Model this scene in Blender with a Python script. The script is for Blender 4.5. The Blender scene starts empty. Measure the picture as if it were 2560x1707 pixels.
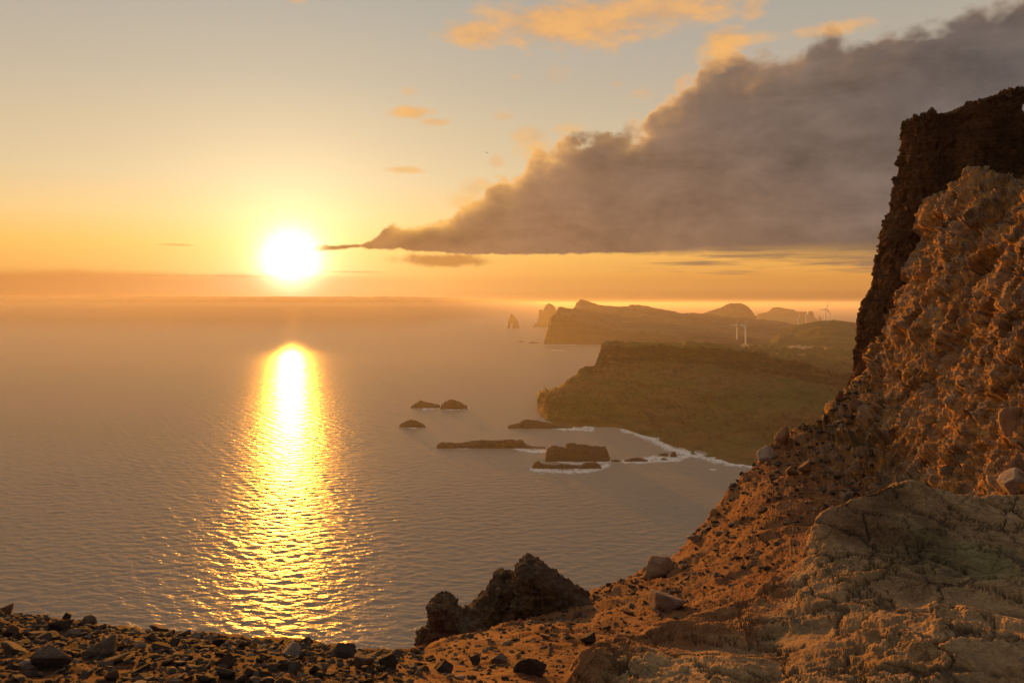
import bpy, math, random
import numpy as np
from mathutils import Vector, Matrix
R = math.radians
rng = np.random.default_rng(11)
random.seed(5)
scene = bpy.context.scene
COL = scene.collection

# ------------------------------------------------------------------ camera
F, CX, HY, EYE = 1991.0, 1280.0, 758.0, 150.0      # focal length / horizon in photo pixels, eye height over the sea
W_, H_ = 2560.0, 1707.0
cam = bpy.data.cameras.new('camera'); cam_o = bpy.data.objects.new('camera', cam); COL.objects.link(cam_o)
cam.sensor_width = 36.0; cam.lens = 36.0 * F / W_
cam_o.location = (0, 0, EYE); cam_o.rotation_euler = (R(90), 0, 0)
cam.shift_y = -(H_/2 - HY) / W_
cam.clip_start = 0.1; cam.clip_end = 200000
scene.camera = cam_o

def P(px, py, D):
    return Vector(((px-CX)/F*D, D, EYE - (py-HY)/F*D))
SUN_PX, SUN_PY = 728.0, 648.0
sd = np.array([(SUN_PX-CX)/F, 1.0, (HY-SUN_PY)/F]); sd /= np.linalg.norm(sd)
SUN = Vector(sd)
SUN_EL = math.asin(SUN.z); SUN_AZ = math.atan2(SUN.x, SUN.y)

# ------------------------------------------------------------------ numpy noise
_p = np.random.default_rng(3).permutation(256); PERM = np.concatenate([_p, _p, _p]).astype(np.int32)
_g = np.random.default_rng(4).normal(size=(256, 3)); GRAD = (_g/np.linalg.norm(_g, axis=1)[:, None]).astype(np.float32)
def perlin(p):
    p = p.astype(np.float32); i = np.floor(p).astype(np.int32); f = p - i; i &= 255
    u = f*f*f*(f*(f*6-15)+10)
    out = None
    def g(dx, dy, dz):
        h = PERM[PERM[PERM[i[:, 0]+dx] + i[:, 1]+dy] + i[:, 2]+dz]
        v = GRAD[h]
        return v[:, 0]*(f[:, 0]-dx) + v[:, 1]*(f[:, 1]-dy) + v[:, 2]*(f[:, 2]-dz)
    a = g(0,0,0); a = a + u[:, 0]*(g(1,0,0)-a)
    b = g(0,1,0); b = b + u[:, 0]*(g(1,1,0)-b)
    c = g(0,0,1); c = c + u[:, 0]*(g(1,0,1)-c)
    d = g(0,1,1); d = d + u[:, 0]*(g(1,1,1)-d)
    a = a + u[:, 1]*(b-a); c = c + u[:, 1]*(d-c)
    return (a + u[:, 2]*(c-a)) * 1.5
def chunked(fn, p, n=200000):
    return np.concatenate([fn(p[k:k+n]) for k in range(0, len(p), n)])
def fbm(p, octv=4, rough=0.5, lac=2.03, ridged=False):
    def f(q):
        s = np.zeros(len(q), np.float32); a = 1.0; t = 0
        for o in range(octv):
            n = perlin(q)
            if ridged: n = 1 - 2*np.abs(n)
            s += a*n; t += a; a *= rough; q = q*lac + 17.3
        return s/t
    return chunked(f, np.asarray(p, np.float32))
def voronoi(p):
    """F1, F2 distances and a random id per cell"""
    p = np.asarray(p, np.float32)
    def f(q):
        i = np.floor(q).astype(np.int32); fr = q - i
        f1 = np.full(len(q), 9, np.float32); f2 = f1.copy(); idv = np.zeros(len(q), np.float32); ov = np.zeros((len(q), 3), np.float32)
        for dx in (-1,0,1):
            for dy in (-1,0,1):
                for dz in (-1,0,1):
                    h = PERM[PERM[PERM[(i[:,0]+dx)&255] + ((i[:,1]+dy)&255)] + ((i[:,2]+dz)&255)]
                    o = (GRAD[h]*0.5+0.5)
                    e = fr - (o + np.array([dx, dy, dz], np.float32)); d = (e*e).sum(1)
                    m = d < f1; ov[m] = e[m]
                    f2 = np.where(m, f1, np.minimum(f2, d)); idv = np.where(m, h/255.0, idv); f1 = np.where(m, d, f1)
        return np.concatenate([np.stack([np.sqrt(f1), np.sqrt(f2), idv], 1), ov], 1)
    return chunked(f, p)
def facets(p, seed=0.0):
    """broken planes: every cell of the rock is a tilted flat face"""
    v = voronoi(np.asarray(p, np.float32)+seed); g = GRAD[(v[:, 2]*255).astype(int)]
    return (v[:, 3:6]*g).sum(1) + (v[:, 2]-.5)*.55
def tps(ctrl, val, lam=0.002):
    c = np.asarray(ctrl, float); n = len(c)
    def K(a, b):
        d2 = ((a[:, None]-b[None])**2).sum(-1); return 0.5*d2*np.log(d2+1e-12)
    A = np.zeros((n+3, n+3)); A[:n, :n] = K(c, c) + lam*np.eye(n)
    A[:n, n] = 1; A[:n, n+1:] = c; A[n, :n] = 1; A[n+1:, :n] = c.T
    w = np.linalg.solve(A, np.concatenate([val, np.zeros(3)]))
    def ev(q):
        return np.concatenate([K(q[k:k+20000], c) @ w[:n] + w[n] + q[k:k+20000] @ w[n+1:] for k in range(0, len(q), 20000)])
    return ev
def smooth(x, a, b):
    t = np.clip((x-a)/(b-a), 0, 1); return t*t*(3-2*t)
def curve(pts, x):
    """smooth monotone-ish interpolation through pts"""
    pts = np.asarray(pts, float); return np.interp(x, pts[:, 0], pts[:, 1])

# ------------------------------------------------------------------ mesh helpers
def tag(o, label=None, cat=None, group=None, kind=None):
    if label: o['label'] = label
    if cat: o['category'] = cat
    if group: o['group'] = group
    if kind: o['kind'] = kind
    return o
def mesh_np(name, V, Q, mat, smooth_shade=True, attrs=None, parent=None):
    """V (n,3), Q (m,4) or (m,3)"""
    me = bpy.data.meshes.new(name); V = np.ascontiguousarray(V, np.float32); Q = np.ascontiguousarray(Q, np.int32)
    k = Q.shape[1]
    me.vertices.add(len(V)); me.vertices.foreach_set('co', V.ravel())
    me.loops.add(Q.size); me.loops.foreach_set('vertex_index', Q.ravel())
    me.polygons.add(len(Q)); me.polygons.foreach_set('loop_start', np.arange(0, Q.size, k, dtype=np.int32))
    me.polygons.foreach_set('loop_total', np.full(len(Q), k, np.int32))
    me.polygons.foreach_set('use_smooth', np.full(len(Q), smooth_shade, bool))
    me.update(calc_edges=True)
    for an, av in (attrs or {}).items():
        a = me.attributes.new(an, 'FLOAT', 'POINT'); a.data.foreach_set('value', np.ascontiguousarray(av, np.float32))
    if mat: me.materials.append(mat)
    o = bpy.data.objects.new(name, me); COL.objects.link(o)
    if parent: o.parent = parent
    return o
def grid_quads(nr, nc, wrap=False):
    r = np.arange(nr-1)[:, None]; c = np.arange(nc if wrap else nc-1)[None]
    c2 = (c+1) % nc
    a = r*nc+c; b = r*nc+c2; d = (r+1)*nc+c2; e = (r+1)*nc+c
    return np.stack([a.ravel(), b.ravel(), d.ravel(), e.ravel()], 1)
def grid_normals(V3):
    """V3 (nr,nc,3) -> unit normals"""
    du = np.gradient(V3, axis=1); dv = np.gradient(V3, axis=0)
    n = np.cross(du, dv); n /= np.linalg.norm(n, axis=2, keepdims=True)+1e-9
    return n

# ------------------------------------------------------------------ node helpers
class NT:
    def __init__(s, nt): s.t = nt; s.n = nt.nodes; s.l = nt.links; s.n.clear()
    def node(s, typ, **kw):
        n = s.n.new(typ)
        ins = kw.pop('ins', {})
        for k, v in kw.items(): setattr(n, k, v)
        for k, v in ins.items(): s.set(n.inputs[k], v)
        return n
    def set(s, sock, v):
        if isinstance(v, bpy.types.NodeSocket): s.l.new(v, sock)
        elif v is not None: sock.default_value = v
    def math(s, op, a, b=None, c=None, clamp=False):
        n = s.n.new('ShaderNodeMath'); n.operation = op; n.use_clamp = clamp
        s.set(n.inputs[0], a)
        if b is not None: s.set(n.inputs[1], b)
        if c is not None: s.set(n.inputs[2], c)
        return n.outputs[0]
    def vmath(s, op, a, b=None, scale=None):
        n = s.n.new('ShaderNodeVectorMath'); n.operation = op
        s.set(n.inputs[0], a)
        if b is not None: s.set(n.inputs[1], b)
        if scale is not None: s.set(n.inputs['Scale'], scale)
        return n.outputs['Value'] if op in ('DOT_PRODUCT', 'LENGTH') else n.outputs[0]
    def mix(s, f, a, b, blend='MIX'):
        n = s.n.new('ShaderNodeMix'); n.data_type = 'RGBA'; n.blend_type = blend; n.clamp_factor = True
        s.set(n.inputs[0], f); s.set(n.inputs[6], col(a)); s.set(n.inputs[7], col(b))
        return n.outputs[2]
    def noise(s, vec, scale, detail=4, rough=0.55, dist=0.0):
        n = s.node('ShaderNodeTexNoise', ins={'Scale': scale, 'Detail': detail, 'Roughness': rough, 'Distortion': dist})
        if vec is not None: s.l.new(vec, n.inputs['Vector'])
        return n.outputs['Fac']
    def voro(s, vec, scale, feature='F1', rnd=1.0):
        n = s.node('ShaderNodeTexVoronoi', feature=feature, ins={'Scale': scale, 'Randomness': rnd})
        if vec is not None: s.l.new(vec, n.inputs['Vector'])
        return n
    def maprange(s, v, a, b, c=0.0, d=1.0, typ='SMOOTHSTEP'):
        n = s.node('ShaderNodeMapRange', interpolation_type=typ)
        s.set(n.inputs[0], v); s.set(n.inputs[1], a); s.set(n.inputs[2], b); s.set(n.inputs[3], c); s.set(n.inputs[4], d)
        return n.outputs[0]
    def ramp(s, f, stops, interp='LINEAR'):
        n = s.n.new('ShaderNodeValToRGB'); cr = n.color_ramp; cr.interpolation = interp
        while len(cr.elements) < len(stops): cr.elements.new(0.5)
        for e, (p, c) in zip(cr.elements, stops): e.position = p; e.color = col(c)
        s.set(n.inputs[0], f); return n.outputs[0]
    def fcurve(s, x, pts):
        n = s.n.new('ShaderNodeFloatCurve'); c = n.mapping.curves[0]
        c.points[0].location = pts[0]; c.points[1].location = pts[-1]
        for p in pts[1:-1]: c.points.new(*p)
        for p in c.points: p.handle_type = 'VECTOR'
        n.mapping.use_clip = False; n.mapping.update()
        s.set(n.inputs['Value'], x); return n.outputs[0]
def col(c):
    if isinstance(c, bpy.types.NodeSocket): return c
    return (*c, 1.0) if len(c) == 3 else c
def lin(r, g, b):
    f = lambda v: v/255/12.92 if v/255 <= .04045 else ((v/255+.055)/1.055)**2.4
    return (f(r), f(g), f(b))
def dv(r, g, b): return tuple(v/2**EXPOSURE for v in lin(r, g, b))
def new_mat(name):
    m = bpy.data.materials.new(name); m.use_nodes = True; return m, NT(m.node_tree)
def finish(m, t, colour, rough=0.9, normal=None, spec=0.25):
    b = t.node('ShaderNodeBsdfPrincipled', ins={'Base Color': col(colour), 'Roughness': rough, 'Specular IOR Level': spec})
    if normal is not None: t.l.new(normal, b.inputs['Normal'])
    o = t.node('ShaderNodeOutputMaterial'); t.l.new(b.outputs[0], o.inputs[0]); return m
def bump(t, h, strength, dist, normal=None):
    n = t.node('ShaderNodeBump', ins={'Strength': strength, 'Distance': dist, 'Height': h})
    if normal is not None: t.l.new(normal, n.inputs['Normal'])
    return n.outputs[0]

# ------------------------------------------------------------------ world: sky and clouds by direction
SKY_STRENGTH = 0.075
def build_world():
    w = bpy.data.worlds.new('World'); scene.world = w; w.use_nodes = True
    t = NT(w.node_tree)
    sky = t.node('ShaderNodeTexSky', sky_type='NISHITA', sun_disc=False, sun_elevation=SUN_EL, sun_rotation=SUN_AZ,
                 altitude=150.0, air_density=1.0, dust_density=1.2, ozone_density=1.0)
    vec = t.node('ShaderNodeTexCoord').outputs['Generated']
    sep = t.node('ShaderNodeSeparateXYZ'); t.l.new(vec, sep.inputs[0])
    D2 = 180/math.pi
    az = t.math('MULTIPLY', t.math('ARCTAN2', sep.outputs[0], sep.outputs[1]), D2)
    el = t.math('MULTIPLY', t.math('ARCSINE', sep.outputs[2]), D2)
    dotp = t.vmath('DOT_PRODUCT', vec, tuple(SUN))
    ang = t.math('MULTIPLY', t.math('ARCCOSINE', t.math('MINIMUM', dotp, 1.0)), D2)   # degrees from the sun
    comb = t.node('ShaderNodeCombineXYZ'); t.l.new(az, comb.inputs[0]); t.l.new(el, comb.inputs[1]); ae = comb.outputs[0]
    def AE(px, py):
        a = math.atan((px-CX)/F); return math.degrees(a), math.degrees(math.atan((HY-py)/F*math.cos(a)))
    def stretch(sx, sy, off=0.0):
        n = t.node('ShaderNodeMapping'); n.inputs['Scale'].default_value = (sx, sy, 1); n.inputs['Location'].default_value = (off, off*.7, off*.3)
        t.l.new(ae, n.inputs[0]); return n.outputs[0]
    # -- clear sky: the physical sky, warmed by the dust of the evening, plus the aureole round the sun
    base = t.mix(1.0, sky.outputs[0], (SKY_STRENGTH*.75, SKY_STRENGTH*.72, SKY_STRENGTH*.72), 'MULTIPLY')
    elp = t.maprange(el, -2.0, 28.0, 0, 1, 'LINEAR')
    dusk = t.ramp(elp, [((e+2)/30, c) for e, c in WORLD['dusk']])
    front = t.maprange(ang, 55, 125, .92, .12)
    base = t.mix(front, base, dusk)
    def expf(scale, amp):
        return t.math('MULTIPLY', t.math('EXPONENT', t.math('MULTIPLY', ang, -1.0/scale)), amp)
    def add(c, f, rgb):
        m = t.mix(1.0, rgb, (1, 1, 1), 'MULTIPLY')
        v = t.vmath('SCALE', m, scale=f); return t.vmath('ADD', c, v)
    base = add(base, expf(*WORLD['glow1'][:2]), WORLD['glow1'][2])
    base = add(base, expf(*WORLD['glow2'][:2]), WORLD['glow2'][2])
    g2 = t.math('EXPONENT', t.math('MULTIPLY', t.math('MULTIPLY', ang, ang), -1.0/(2*1.1**2)))
    base = add(base, t.math('MULTIPLY', g2, WORLD['core']), (1.0, .86, .5))
    # dusty band low over the sea horizon
    wav = t.noise(stretch(.12, .5, 3), 1.0, 3)
    lowm = t.math('SUBTRACT', 1.0, t.maprange(t.math('ADD', el, t.math('MULTIPLY', t.math('SUBTRACT', wav, .5), 1.0)), 1.55, 2.3, 0, 1))
    azl = t.math('SUBTRACT', 1.0, t.maprange(az, -15, -4, 0, .8))
    base = t.mix(t.math('MULTIPLY', lowm, azl), base, t.mix(1.0, base, (0.76, .66, .68), 'MULTIPLY'))
    # -- cloud tools
    sunprox = t.math('EXPONENT', t.math('MULTIPLY', ang, -1.0/16))
    big = t.noise(stretch(.22, .30, 1), 1.0, 6, .58)
    fine = t.noise(stretch(.9, 1.3, 5), 1.0, 7, .62)
    def c0(v, k): return t.math('MULTIPLY', t.math('SUBTRACT', v, .5), k)
    # bank
    def CU(pts):
        q = [((AE(*p)[0]+45)/90, (AE(*p)[1]+5)/45) for p in pts]
        q = [(0.0, q[0][1])] + q + [(1.0, q[-1][1])]
        v = t.fcurve(t.math('DIVIDE', t.math('ADD', az, 45.0), 90.0), q)
        return t.math('SUBTRACT', t.math('MULTIPLY', v, 45.0), 5.0)
    top = CU([(560, 640), (790, 624), (850, 609), (900, 602), (942, 586), (953, 567), (978, 558), (1055, 553), (1069, 540), (1126, 524), (1140, 500), (1196, 484), (1218, 458), (1267, 416), (1309, 406), (1323, 381), (1359, 352), (1422, 321), (1486, 306), (1606, 299), (1641, 247), (1690, 198), (1745, 162), (1756, 113), (1803, 96), (1874, 106), (1959, 104), (2029, 76), (2135, 66), (2241, 42), (2382, 10), (2700, -90)])
    bot = CU([(560, 645), (790, 629), (860, 625), (960, 622), (1100, 630), (1250, 634), (1500, 634), (1800, 636), (2000, 646), (2200, 660), (2600, 680)])
    edge = t.math('ADD', t.math('SUBTRACT', top, el), t.math('MULTIPLY', t.math('ADD', c0(big, 1.6), c0(fine, 1.3)), t.maprange(az, -13, 0, .2, 1, 'LINEAR')))
    softr = t.maprange(az, -12, 20, .14, 1.1, 'LINEAR')
    bil = t.node('ShaderNodeTexVoronoi', feature='SMOOTH_F1', ins={'Scale': 1.0, 'Smoothness': .35, 'Detail': 2.0, 'Roughness': .5}); t.l.new(stretch(.42, .55, 2), bil.inputs['Vector'])
    bil = t.math('MULTIPLY', t.math('SUBTRACT', .55, bil.outputs['Distance']), t.maprange(az, -12, 2, .5, 1.7, 'LINEAR'))
    edge = t.math('ADD', edge, t.math('ADD', bil, t.maprange(az, -13.9, -9, .30, 0, 'LINEAR')))
    mtop = t.maprange(edge, t.math('MULTIPLY', softr, -.25), softr, 0, 1)
    streak = t.noise(stretch(.11, .30, 9), 1.0, 6, .58, .5)
    botd = t.math('ADD', t.math('SUBTRACT', el, bot), t.math('ADD', c0(streak, .7), c0(fine, .5)))
    softb = t.maprange(az, 8, 24, .12, 1.6, 'LINEAR')
    mbot = t.maprange(botd, t.math('MULTIPLY', softb, -.5), softb, 0, 1)
    azin = t.maprange(az, -14.6, -12.6, 0, 1)
    mbank = t.math('MULTIPLY', t.math('MULTIPLY', mtop, mbot), azin)
    # bank brightness: thin sunward rim glows, body is grey-brown, warmer low and towards the sun
    lowwarm = t.math('SUBTRACT', 1.0, t.maprange(el, 3.0, 13.0, 0, 1, 'LINEAR'))
    body = t.mix(lowwarm, WORLD['bank_high'], WORLD['bank_low'])
    body = t.mix(t.maprange(az, 12, 32, 0, .8, 'LINEAR'), body, WORLD['bank_right'])
    body = t.mix(t.math('MULTIPLY', sunprox, .95, clamp=True), body, WORLD['bank_sun'])
    tex = t.math('ADD', t.math('ADD', c0(streak, 1.25), c0(big, .8)), c0(fine, .3))
    body = t.vmath('SCALE', body, scale=t.math('ADD', 1.0, tex))
    lump = t.maprange(t.noise(stretch(.16, .16, 21), 1.0, 2), .42, .62, .15, 1)
    rimw = t.math('MULTIPLY', t.math('EXPONENT', t.math('MULTIPLY', t.math('MAXIMUM', edge, 0.0), -1.0/.85)), lump)
    rimw = t.math('MULTIPLY', rimw, t.maprange(az, 10, 28, 1, .25, 'LINEAR'))
    bankc = t.mix(t.math('MULTIPLY', rimw, 1.55, clamp=True), body, t.mix(t.math('MULTIPLY', sunprox, 1.6, clamp=True), WORLD['rim'], WORLD['rim_sun']))
    skyc = base
    # -- small lit clouds: (px, py, half width, half height, strength)
    puffs = [(1440, 55, 330, 78, 1.0), (1190, 84, 115, 42, .9), (1640, 24, 280, 60, .9), (1880, 18, 45, 40, .6), (1030, 282, 75, 22, .9), (1090, 305, 60, 14, .7), (1010, 425, 62, 12, .7),
             (1024, 228, 28, 15, .35), (1258, 292, 34, 13, .4), (1290, 192, 18, 10, .3), (1545, 210, 22, 14, .3), (1605, 235, 36, 18, .3), (1240, 405, 32, 24, .45), (1300, 450, 30, 20, .4), (740, 0, 40, 14, .4), (1390, 190, 45, 30, .2), (1810, 100, 70, 42, .9), (1330, 340, 60, 30, .5), (1190, 470, 60, 30, .5), (2080, 70, 110, 22, .5)]
    wob = t.noise(stretch(.35, .8, 13), 1.0, 6, .6)
    acc = None
    for px, py, hw, hh, st in puffs:
        a, e = AE(px, py); ha = math.degrees(hw/F)*math.cos(math.radians(a)); he = math.degrees(hh/F)*math.cos(math.radians(a))
        da = t.math('DIVIDE', t.math('SUBTRACT', az, a), ha); de = t.math('DIVIDE', t.math('SUBTRACT', el, e), he)
        r = t.math('SQRT', t.math('ADD', t.math('MULTIPLY', da, da), t.math('MULTIPLY', de, de)))
        q = t.math('ADD', t.math('SUBTRACT', 1.0, r), t.math('ADD', c0(wob, 1.5), c0(fine, .35)))
        q = t.maprange(q, 0.0, .75, 0, st)
        acc = q if acc is None else t.math('MAXIMUM', acc, q)
    puffc = t.mix(t.maprange(wob, .3, .68, 0, 1), WORLD['puff_dark'], WORLD['puff'])
    puffc = t.mix(t.maprange(ang, 8, 22, .6, 0), puffc, WORLD['rim_sun'])
    skyc = t.mix(t.math('MULTIPLY', acc, .92), skyc, puffc)
    # thin streak clouds low on the right, under the bank, and a shred below its tip
    st2 = t.noise(stretch(.14, 2.6, 31), 1.0, 5, .6)
    m2 = t.math('MULTIPLY', t.maprange(st2, .46, .66, 0, .75), t.math('MULTIPLY', t.maprange(az, 6, 14, 0, 1), t.math('MULTIPLY', t.maprange(el, 1.4, 2.4, 0, 1), t.math('SUBTRACT', 1.0, t.maprange(el, 4.2, 5.5, 0, 1)))))
    skyc = t.mix(m2, skyc, WORLD['bank_low'])
    a, e = AE(1100, 652); da = t.math('DIVIDE', t.math('SUBTRACT', az, a), 4.2); de = t.math('DIVIDE', t.math('SUBTRACT', el, e), .55)
    r = t.math('SQRT', t.math('ADD', t.math('MULTIPLY', da, da), t.math('MULTIPLY', de, de)))
    q = t.maprange(t.math('ADD', t.math('SUBTRACT', 1.0, r), t.math('ADD', c0(streak, 1.6), c0(fine, 1.2))), 0, .8, 0, .85)
    skyc = t.mix(q, skyc, WORLD['bank_sun'])
    fill_veil = t.noise(stretch(.03, .05, 40), 1.0, 4, .6)
    skyc = t.mix(t.math('MULTIPLY', t.maprange(el, 26, 46, 0, 1), t.maprange(fill_veil, .35, .6, .35, .9)), skyc, WORLD['high'])  # overhead cloud veil, out of view, added to give fill light
    # two hair-thin bars across the glow
    for px, py, hw, hh, s_ in ((445, 612, 60, 3.5, .5), (560, 690, 420, 4, .35), (890, 680, 110, 4, .5)):
        a, e = AE(px, py); ha = math.degrees(hw/F); he = math.degrees(hh/F)
        da = t.math('DIVIDE', t.math('SUBTRACT', az, a), ha); de = t.math('DIVIDE', t.math('SUBTRACT', el, e), he)
        r = t.math('SQRT', t.math('ADD', t.math('MULTIPLY', da, da), t.math('MULTIPLY', de, de)))
        q = t.maprange(t.math('ADD', t.math('SUBTRACT', 1.0, r), c0(fine, 1.4)), 0, 1.0, 0, s_)
        skyc = t.mix(q, skyc, WORLD['bank_sun'])
    skyc = t.mix(mbank, skyc, bankc)
    acc = None
    for px, py, hw, hh, st in [(1800, 132, 66, 46, .95), (1900, 96, 60, 18, .5), (2080, 74, 95, 20, .6), (1335, 372, 60, 34, .75), (1165, 500, 50, 30, .6), (1420, 322, 46, 16, .5)]:
        a, e = AE(px, py); ha = math.degrees(hw/F)*math.cos(math.radians(a)); he = math.degrees(hh/F)*math.cos(math.radians(a))
        da = t.math('DIVIDE', t.math('SUBTRACT', az, a), ha); de = t.math('DIVIDE', t.math('SUBTRACT', el, e), he)
        r = t.math('SQRT', t.math('ADD', t.math('MULTIPLY', da, da), t.math('MULTIPLY', de, de)))
        q = t.maprange(t.math('ADD', t.math('SUBTRACT', 1.0, r), t.math('ADD', c0(wob, 1.4), c0(fine, 1.1))), -.15, .9, 0, st)
        acc = q if acc is None else t.math('MAXIMUM', acc, q)
    skyc = t.mix(t.math('MULTIPLY', acc, .85), skyc, t.mix(t.math('MULTIPLY', sunprox, 1.6, clamp=True), WORLD['puff'], WORLD['rim_sun']))
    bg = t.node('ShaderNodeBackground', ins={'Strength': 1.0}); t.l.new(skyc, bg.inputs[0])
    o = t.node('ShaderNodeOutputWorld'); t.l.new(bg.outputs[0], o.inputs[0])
    w.cycles.sampling_method = 'MANUAL'; w.cycles.sample_map_resolution = 1024
EXPOSURE = 0.35
WORLD = dict(
    dusk=[(-2, dv(150, 104, 62)), (.35, dv(158, 106, 58)), (1.0, dv(208, 142, 74)), (1.9, dv(226, 156, 74)), (4, dv(250, 187, 90)), (6, dv(243, 200, 133)), (8.6, dv(224, 197, 154)), (15.5, dv(192, 178, 158)), (22, dv(170, 166, 158)), (28, dv(158, 158, 156))],
    glow1=(2.5, .85, (1.0, .86, .55)), glow2=(11.0, .26, (1.0, .82, .44)), core=3.0,
    bank_high=dv(106, 97, 91), bank_low=dv(127, 103, 86), bank_right=dv(98, 94, 93), bank_sun=dv(190, 128, 66),
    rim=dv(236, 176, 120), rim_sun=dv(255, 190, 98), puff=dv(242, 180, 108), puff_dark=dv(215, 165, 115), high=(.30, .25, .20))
SUN_STRENGTH, SUN_COLOUR = 4.7, (1.0, .36, .035)
HAZE = dict(density=.70e-4, colour=(1.0, .97, .92), g=0.46)

def build_light():
    l = bpy.data.lights.new('sun', 'SUN'); l.energy = SUN_STRENGTH; l.angle = R(0.5); l.color = SUN_COLOUR
    o = bpy.data.objects.new('sun', l); COL.objects.link(o); o.location = (0, 0, 400)
    o.rotation_euler = SUN.to_track_quat('Z', 'Y').to_euler()
def build_haze():
    m, t = new_mat('haze_air')
    v = t.node('ShaderNodeVolumePrincipled', ins={'Color': col(HAZE['colour']), 'Density': HAZE['density'], 'Anisotropy': HAZE['g']})
    o = t.node('ShaderNodeOutputMaterial'); t.l.new(v.outputs[0], o.inputs['Volume'])
    s = 47000.0; z0, z1 = -1.5, 184.0
    V = [(-s, -1500, z0), (s, -1500, z0), (s, s, z0), (-s, s, z0), (-s, -1500, z1), (s, -1500, z1), (s, s, z1), (-s, s, z1)]
    Q = [(0,3,2,1), (4,5,6,7), (0,1,5,4), (1,2,6,5), (2,3,7,6), (3,0,4,7)]
    ob = mesh_np('haze', np.array(V), np.array(Q), m, False); tag(ob, 'thin warm evening haze over the sea', 'haze', kind='stuff')

def build_low_cloud():
    """thin stratus far out over the sea, under the sun: it shades the water towards the horizon"""
    m, t = new_mat('stratus')
    v = t.node('ShaderNodeVolumePrincipled', ins={'Color': (.5, .52, .52, 1), 'Density': LOWCLOUD['density'], 'Anisotropy': 0.0})
    o = t.node('ShaderNodeOutputMaterial'); t.l.new(v.outputs[0], o.inputs['Volume'])
    n = 110; q = np.linspace(-3200, LOWCLOUD['px1'], n); z0, z1 = LOWCLOUD['z']
    k = np.clip((LOWCLOUD['px1']-q)/330, 0, 1); k = k*k*(3-2*k)
    y0 = LOWCLOUD['y0'] + 620*fbm(np.stack([q/55, q*0, q*0], 1), 5) + (1-k)*6000
    zt = z0 + 2 + (z1-z0-2)*np.clip(k*1.6, 0, 1)*(1+.35*fbm(np.stack([q/60, q*0+7, q*0], 1), 3))
    def row(D, z): return np.stack([(q-CX)/F*D, D, z+np.zeros(n)], 1)
    V = np.concatenate([row(y0, z0), row(y0+1500, zt), row(np.full(n, 44000.0), zt), row(np.full(n, 44000.0), z0)])
    Q = [(a*n+i, a*n+i+1, ((a+1) % 4)*n+i+1, ((a+1) % 4)*n+i) for a in range(4) for i in range(n-1)] + [(0, n, 2*n, 3*n), (n-1, 4*n-1, 3*n-1, 2*n-1)]
    ob = mesh_np('clouds', V, np.array(Q), m, False); tag(ob, 'thin layer of low cloud over the horizon under the sun', 'clouds', kind='stuff')
LOWCLOUD = dict(density=1.7e-2, y0=5600.0, z=(186.0, 209.0), px1=1330.0)

# ------------------------------------------------------------------ materials
def rock_mat(name, c1, c2, c3, scale=1.0, bump_d=0.04, strata=0.0, crack=0.0, rough=.92, lichen=None):
    m, t = new_mat(name)
    pos = t.node('ShaderNodeTexCoord').outputs['Object']
    n1 = t.noise(pos, .6*scale, 5, .6); n2 = t.noise(pos, 3.2*scale, 6, .65); n3 = t.noise(pos, 14*scale, 5, .65)
    c = t.mix(t.maprange(n1, .35, .65), c1, c2); c = t.mix(t.maprange(n2, .5, .72), c, c3)
    c = t.mix(t.maprange(n3, .35, .7, .0, .6), c, t.mix(1.0, c, (.55, .52, .5), 'MULTIPLY'))
    h = t.math('ADD', t.math('MULTIPLY', n3, .5), n2)
    if strata:
        mp = t.node('ShaderNodeMapping'); mp.inputs['Scale'].default_value = (.35, .35, 4.5); mp.inputs['Rotation'].default_value = (.15, .22, 0); t.l.new(pos, mp.inputs[0])
        s = t.noise(mp.outputs[0], 1.3*scale, 6, .62, .6); h = t.math('ADD', h, t.math('MULTIPLY', s, strata))
        c = t.mix(t.maprange(s, .42, .6, .5, 0), c, t.mix(1.0, c, (.5, .45, .4), 'MULTIPLY'))
    if crack:
        v = t.voro(t.vmath('ADD', pos, t.vmath('SCALE', t.node('ShaderNodeTexNoise', ins={'Scale': 1.5*scale, 'Detail': 3}).outputs['Color'], scale=.7/scale)), 1.6*scale, 'DISTANCE_TO_EDGE').outputs['Distance']
        e = t.maprange(v, 0, .05, 0, 1); h = t.math('ADD', h, t.math('MULTIPLY', e, crack))
        c = t.mix(t.maprange(v, 0, .03, .75, 0), c, t.mix(1.0, c, (.35, .3, .25), 'MULTIPLY'))
    if lichen:
        ln = t.noise(pos, .9*scale, 6, .7); c = t.mix(t.maprange(ln, .54, .66, 0, .7), c, lichen)
    return finish(m, t, c, rough, bump(t, h, .9, bump_d))
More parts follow.
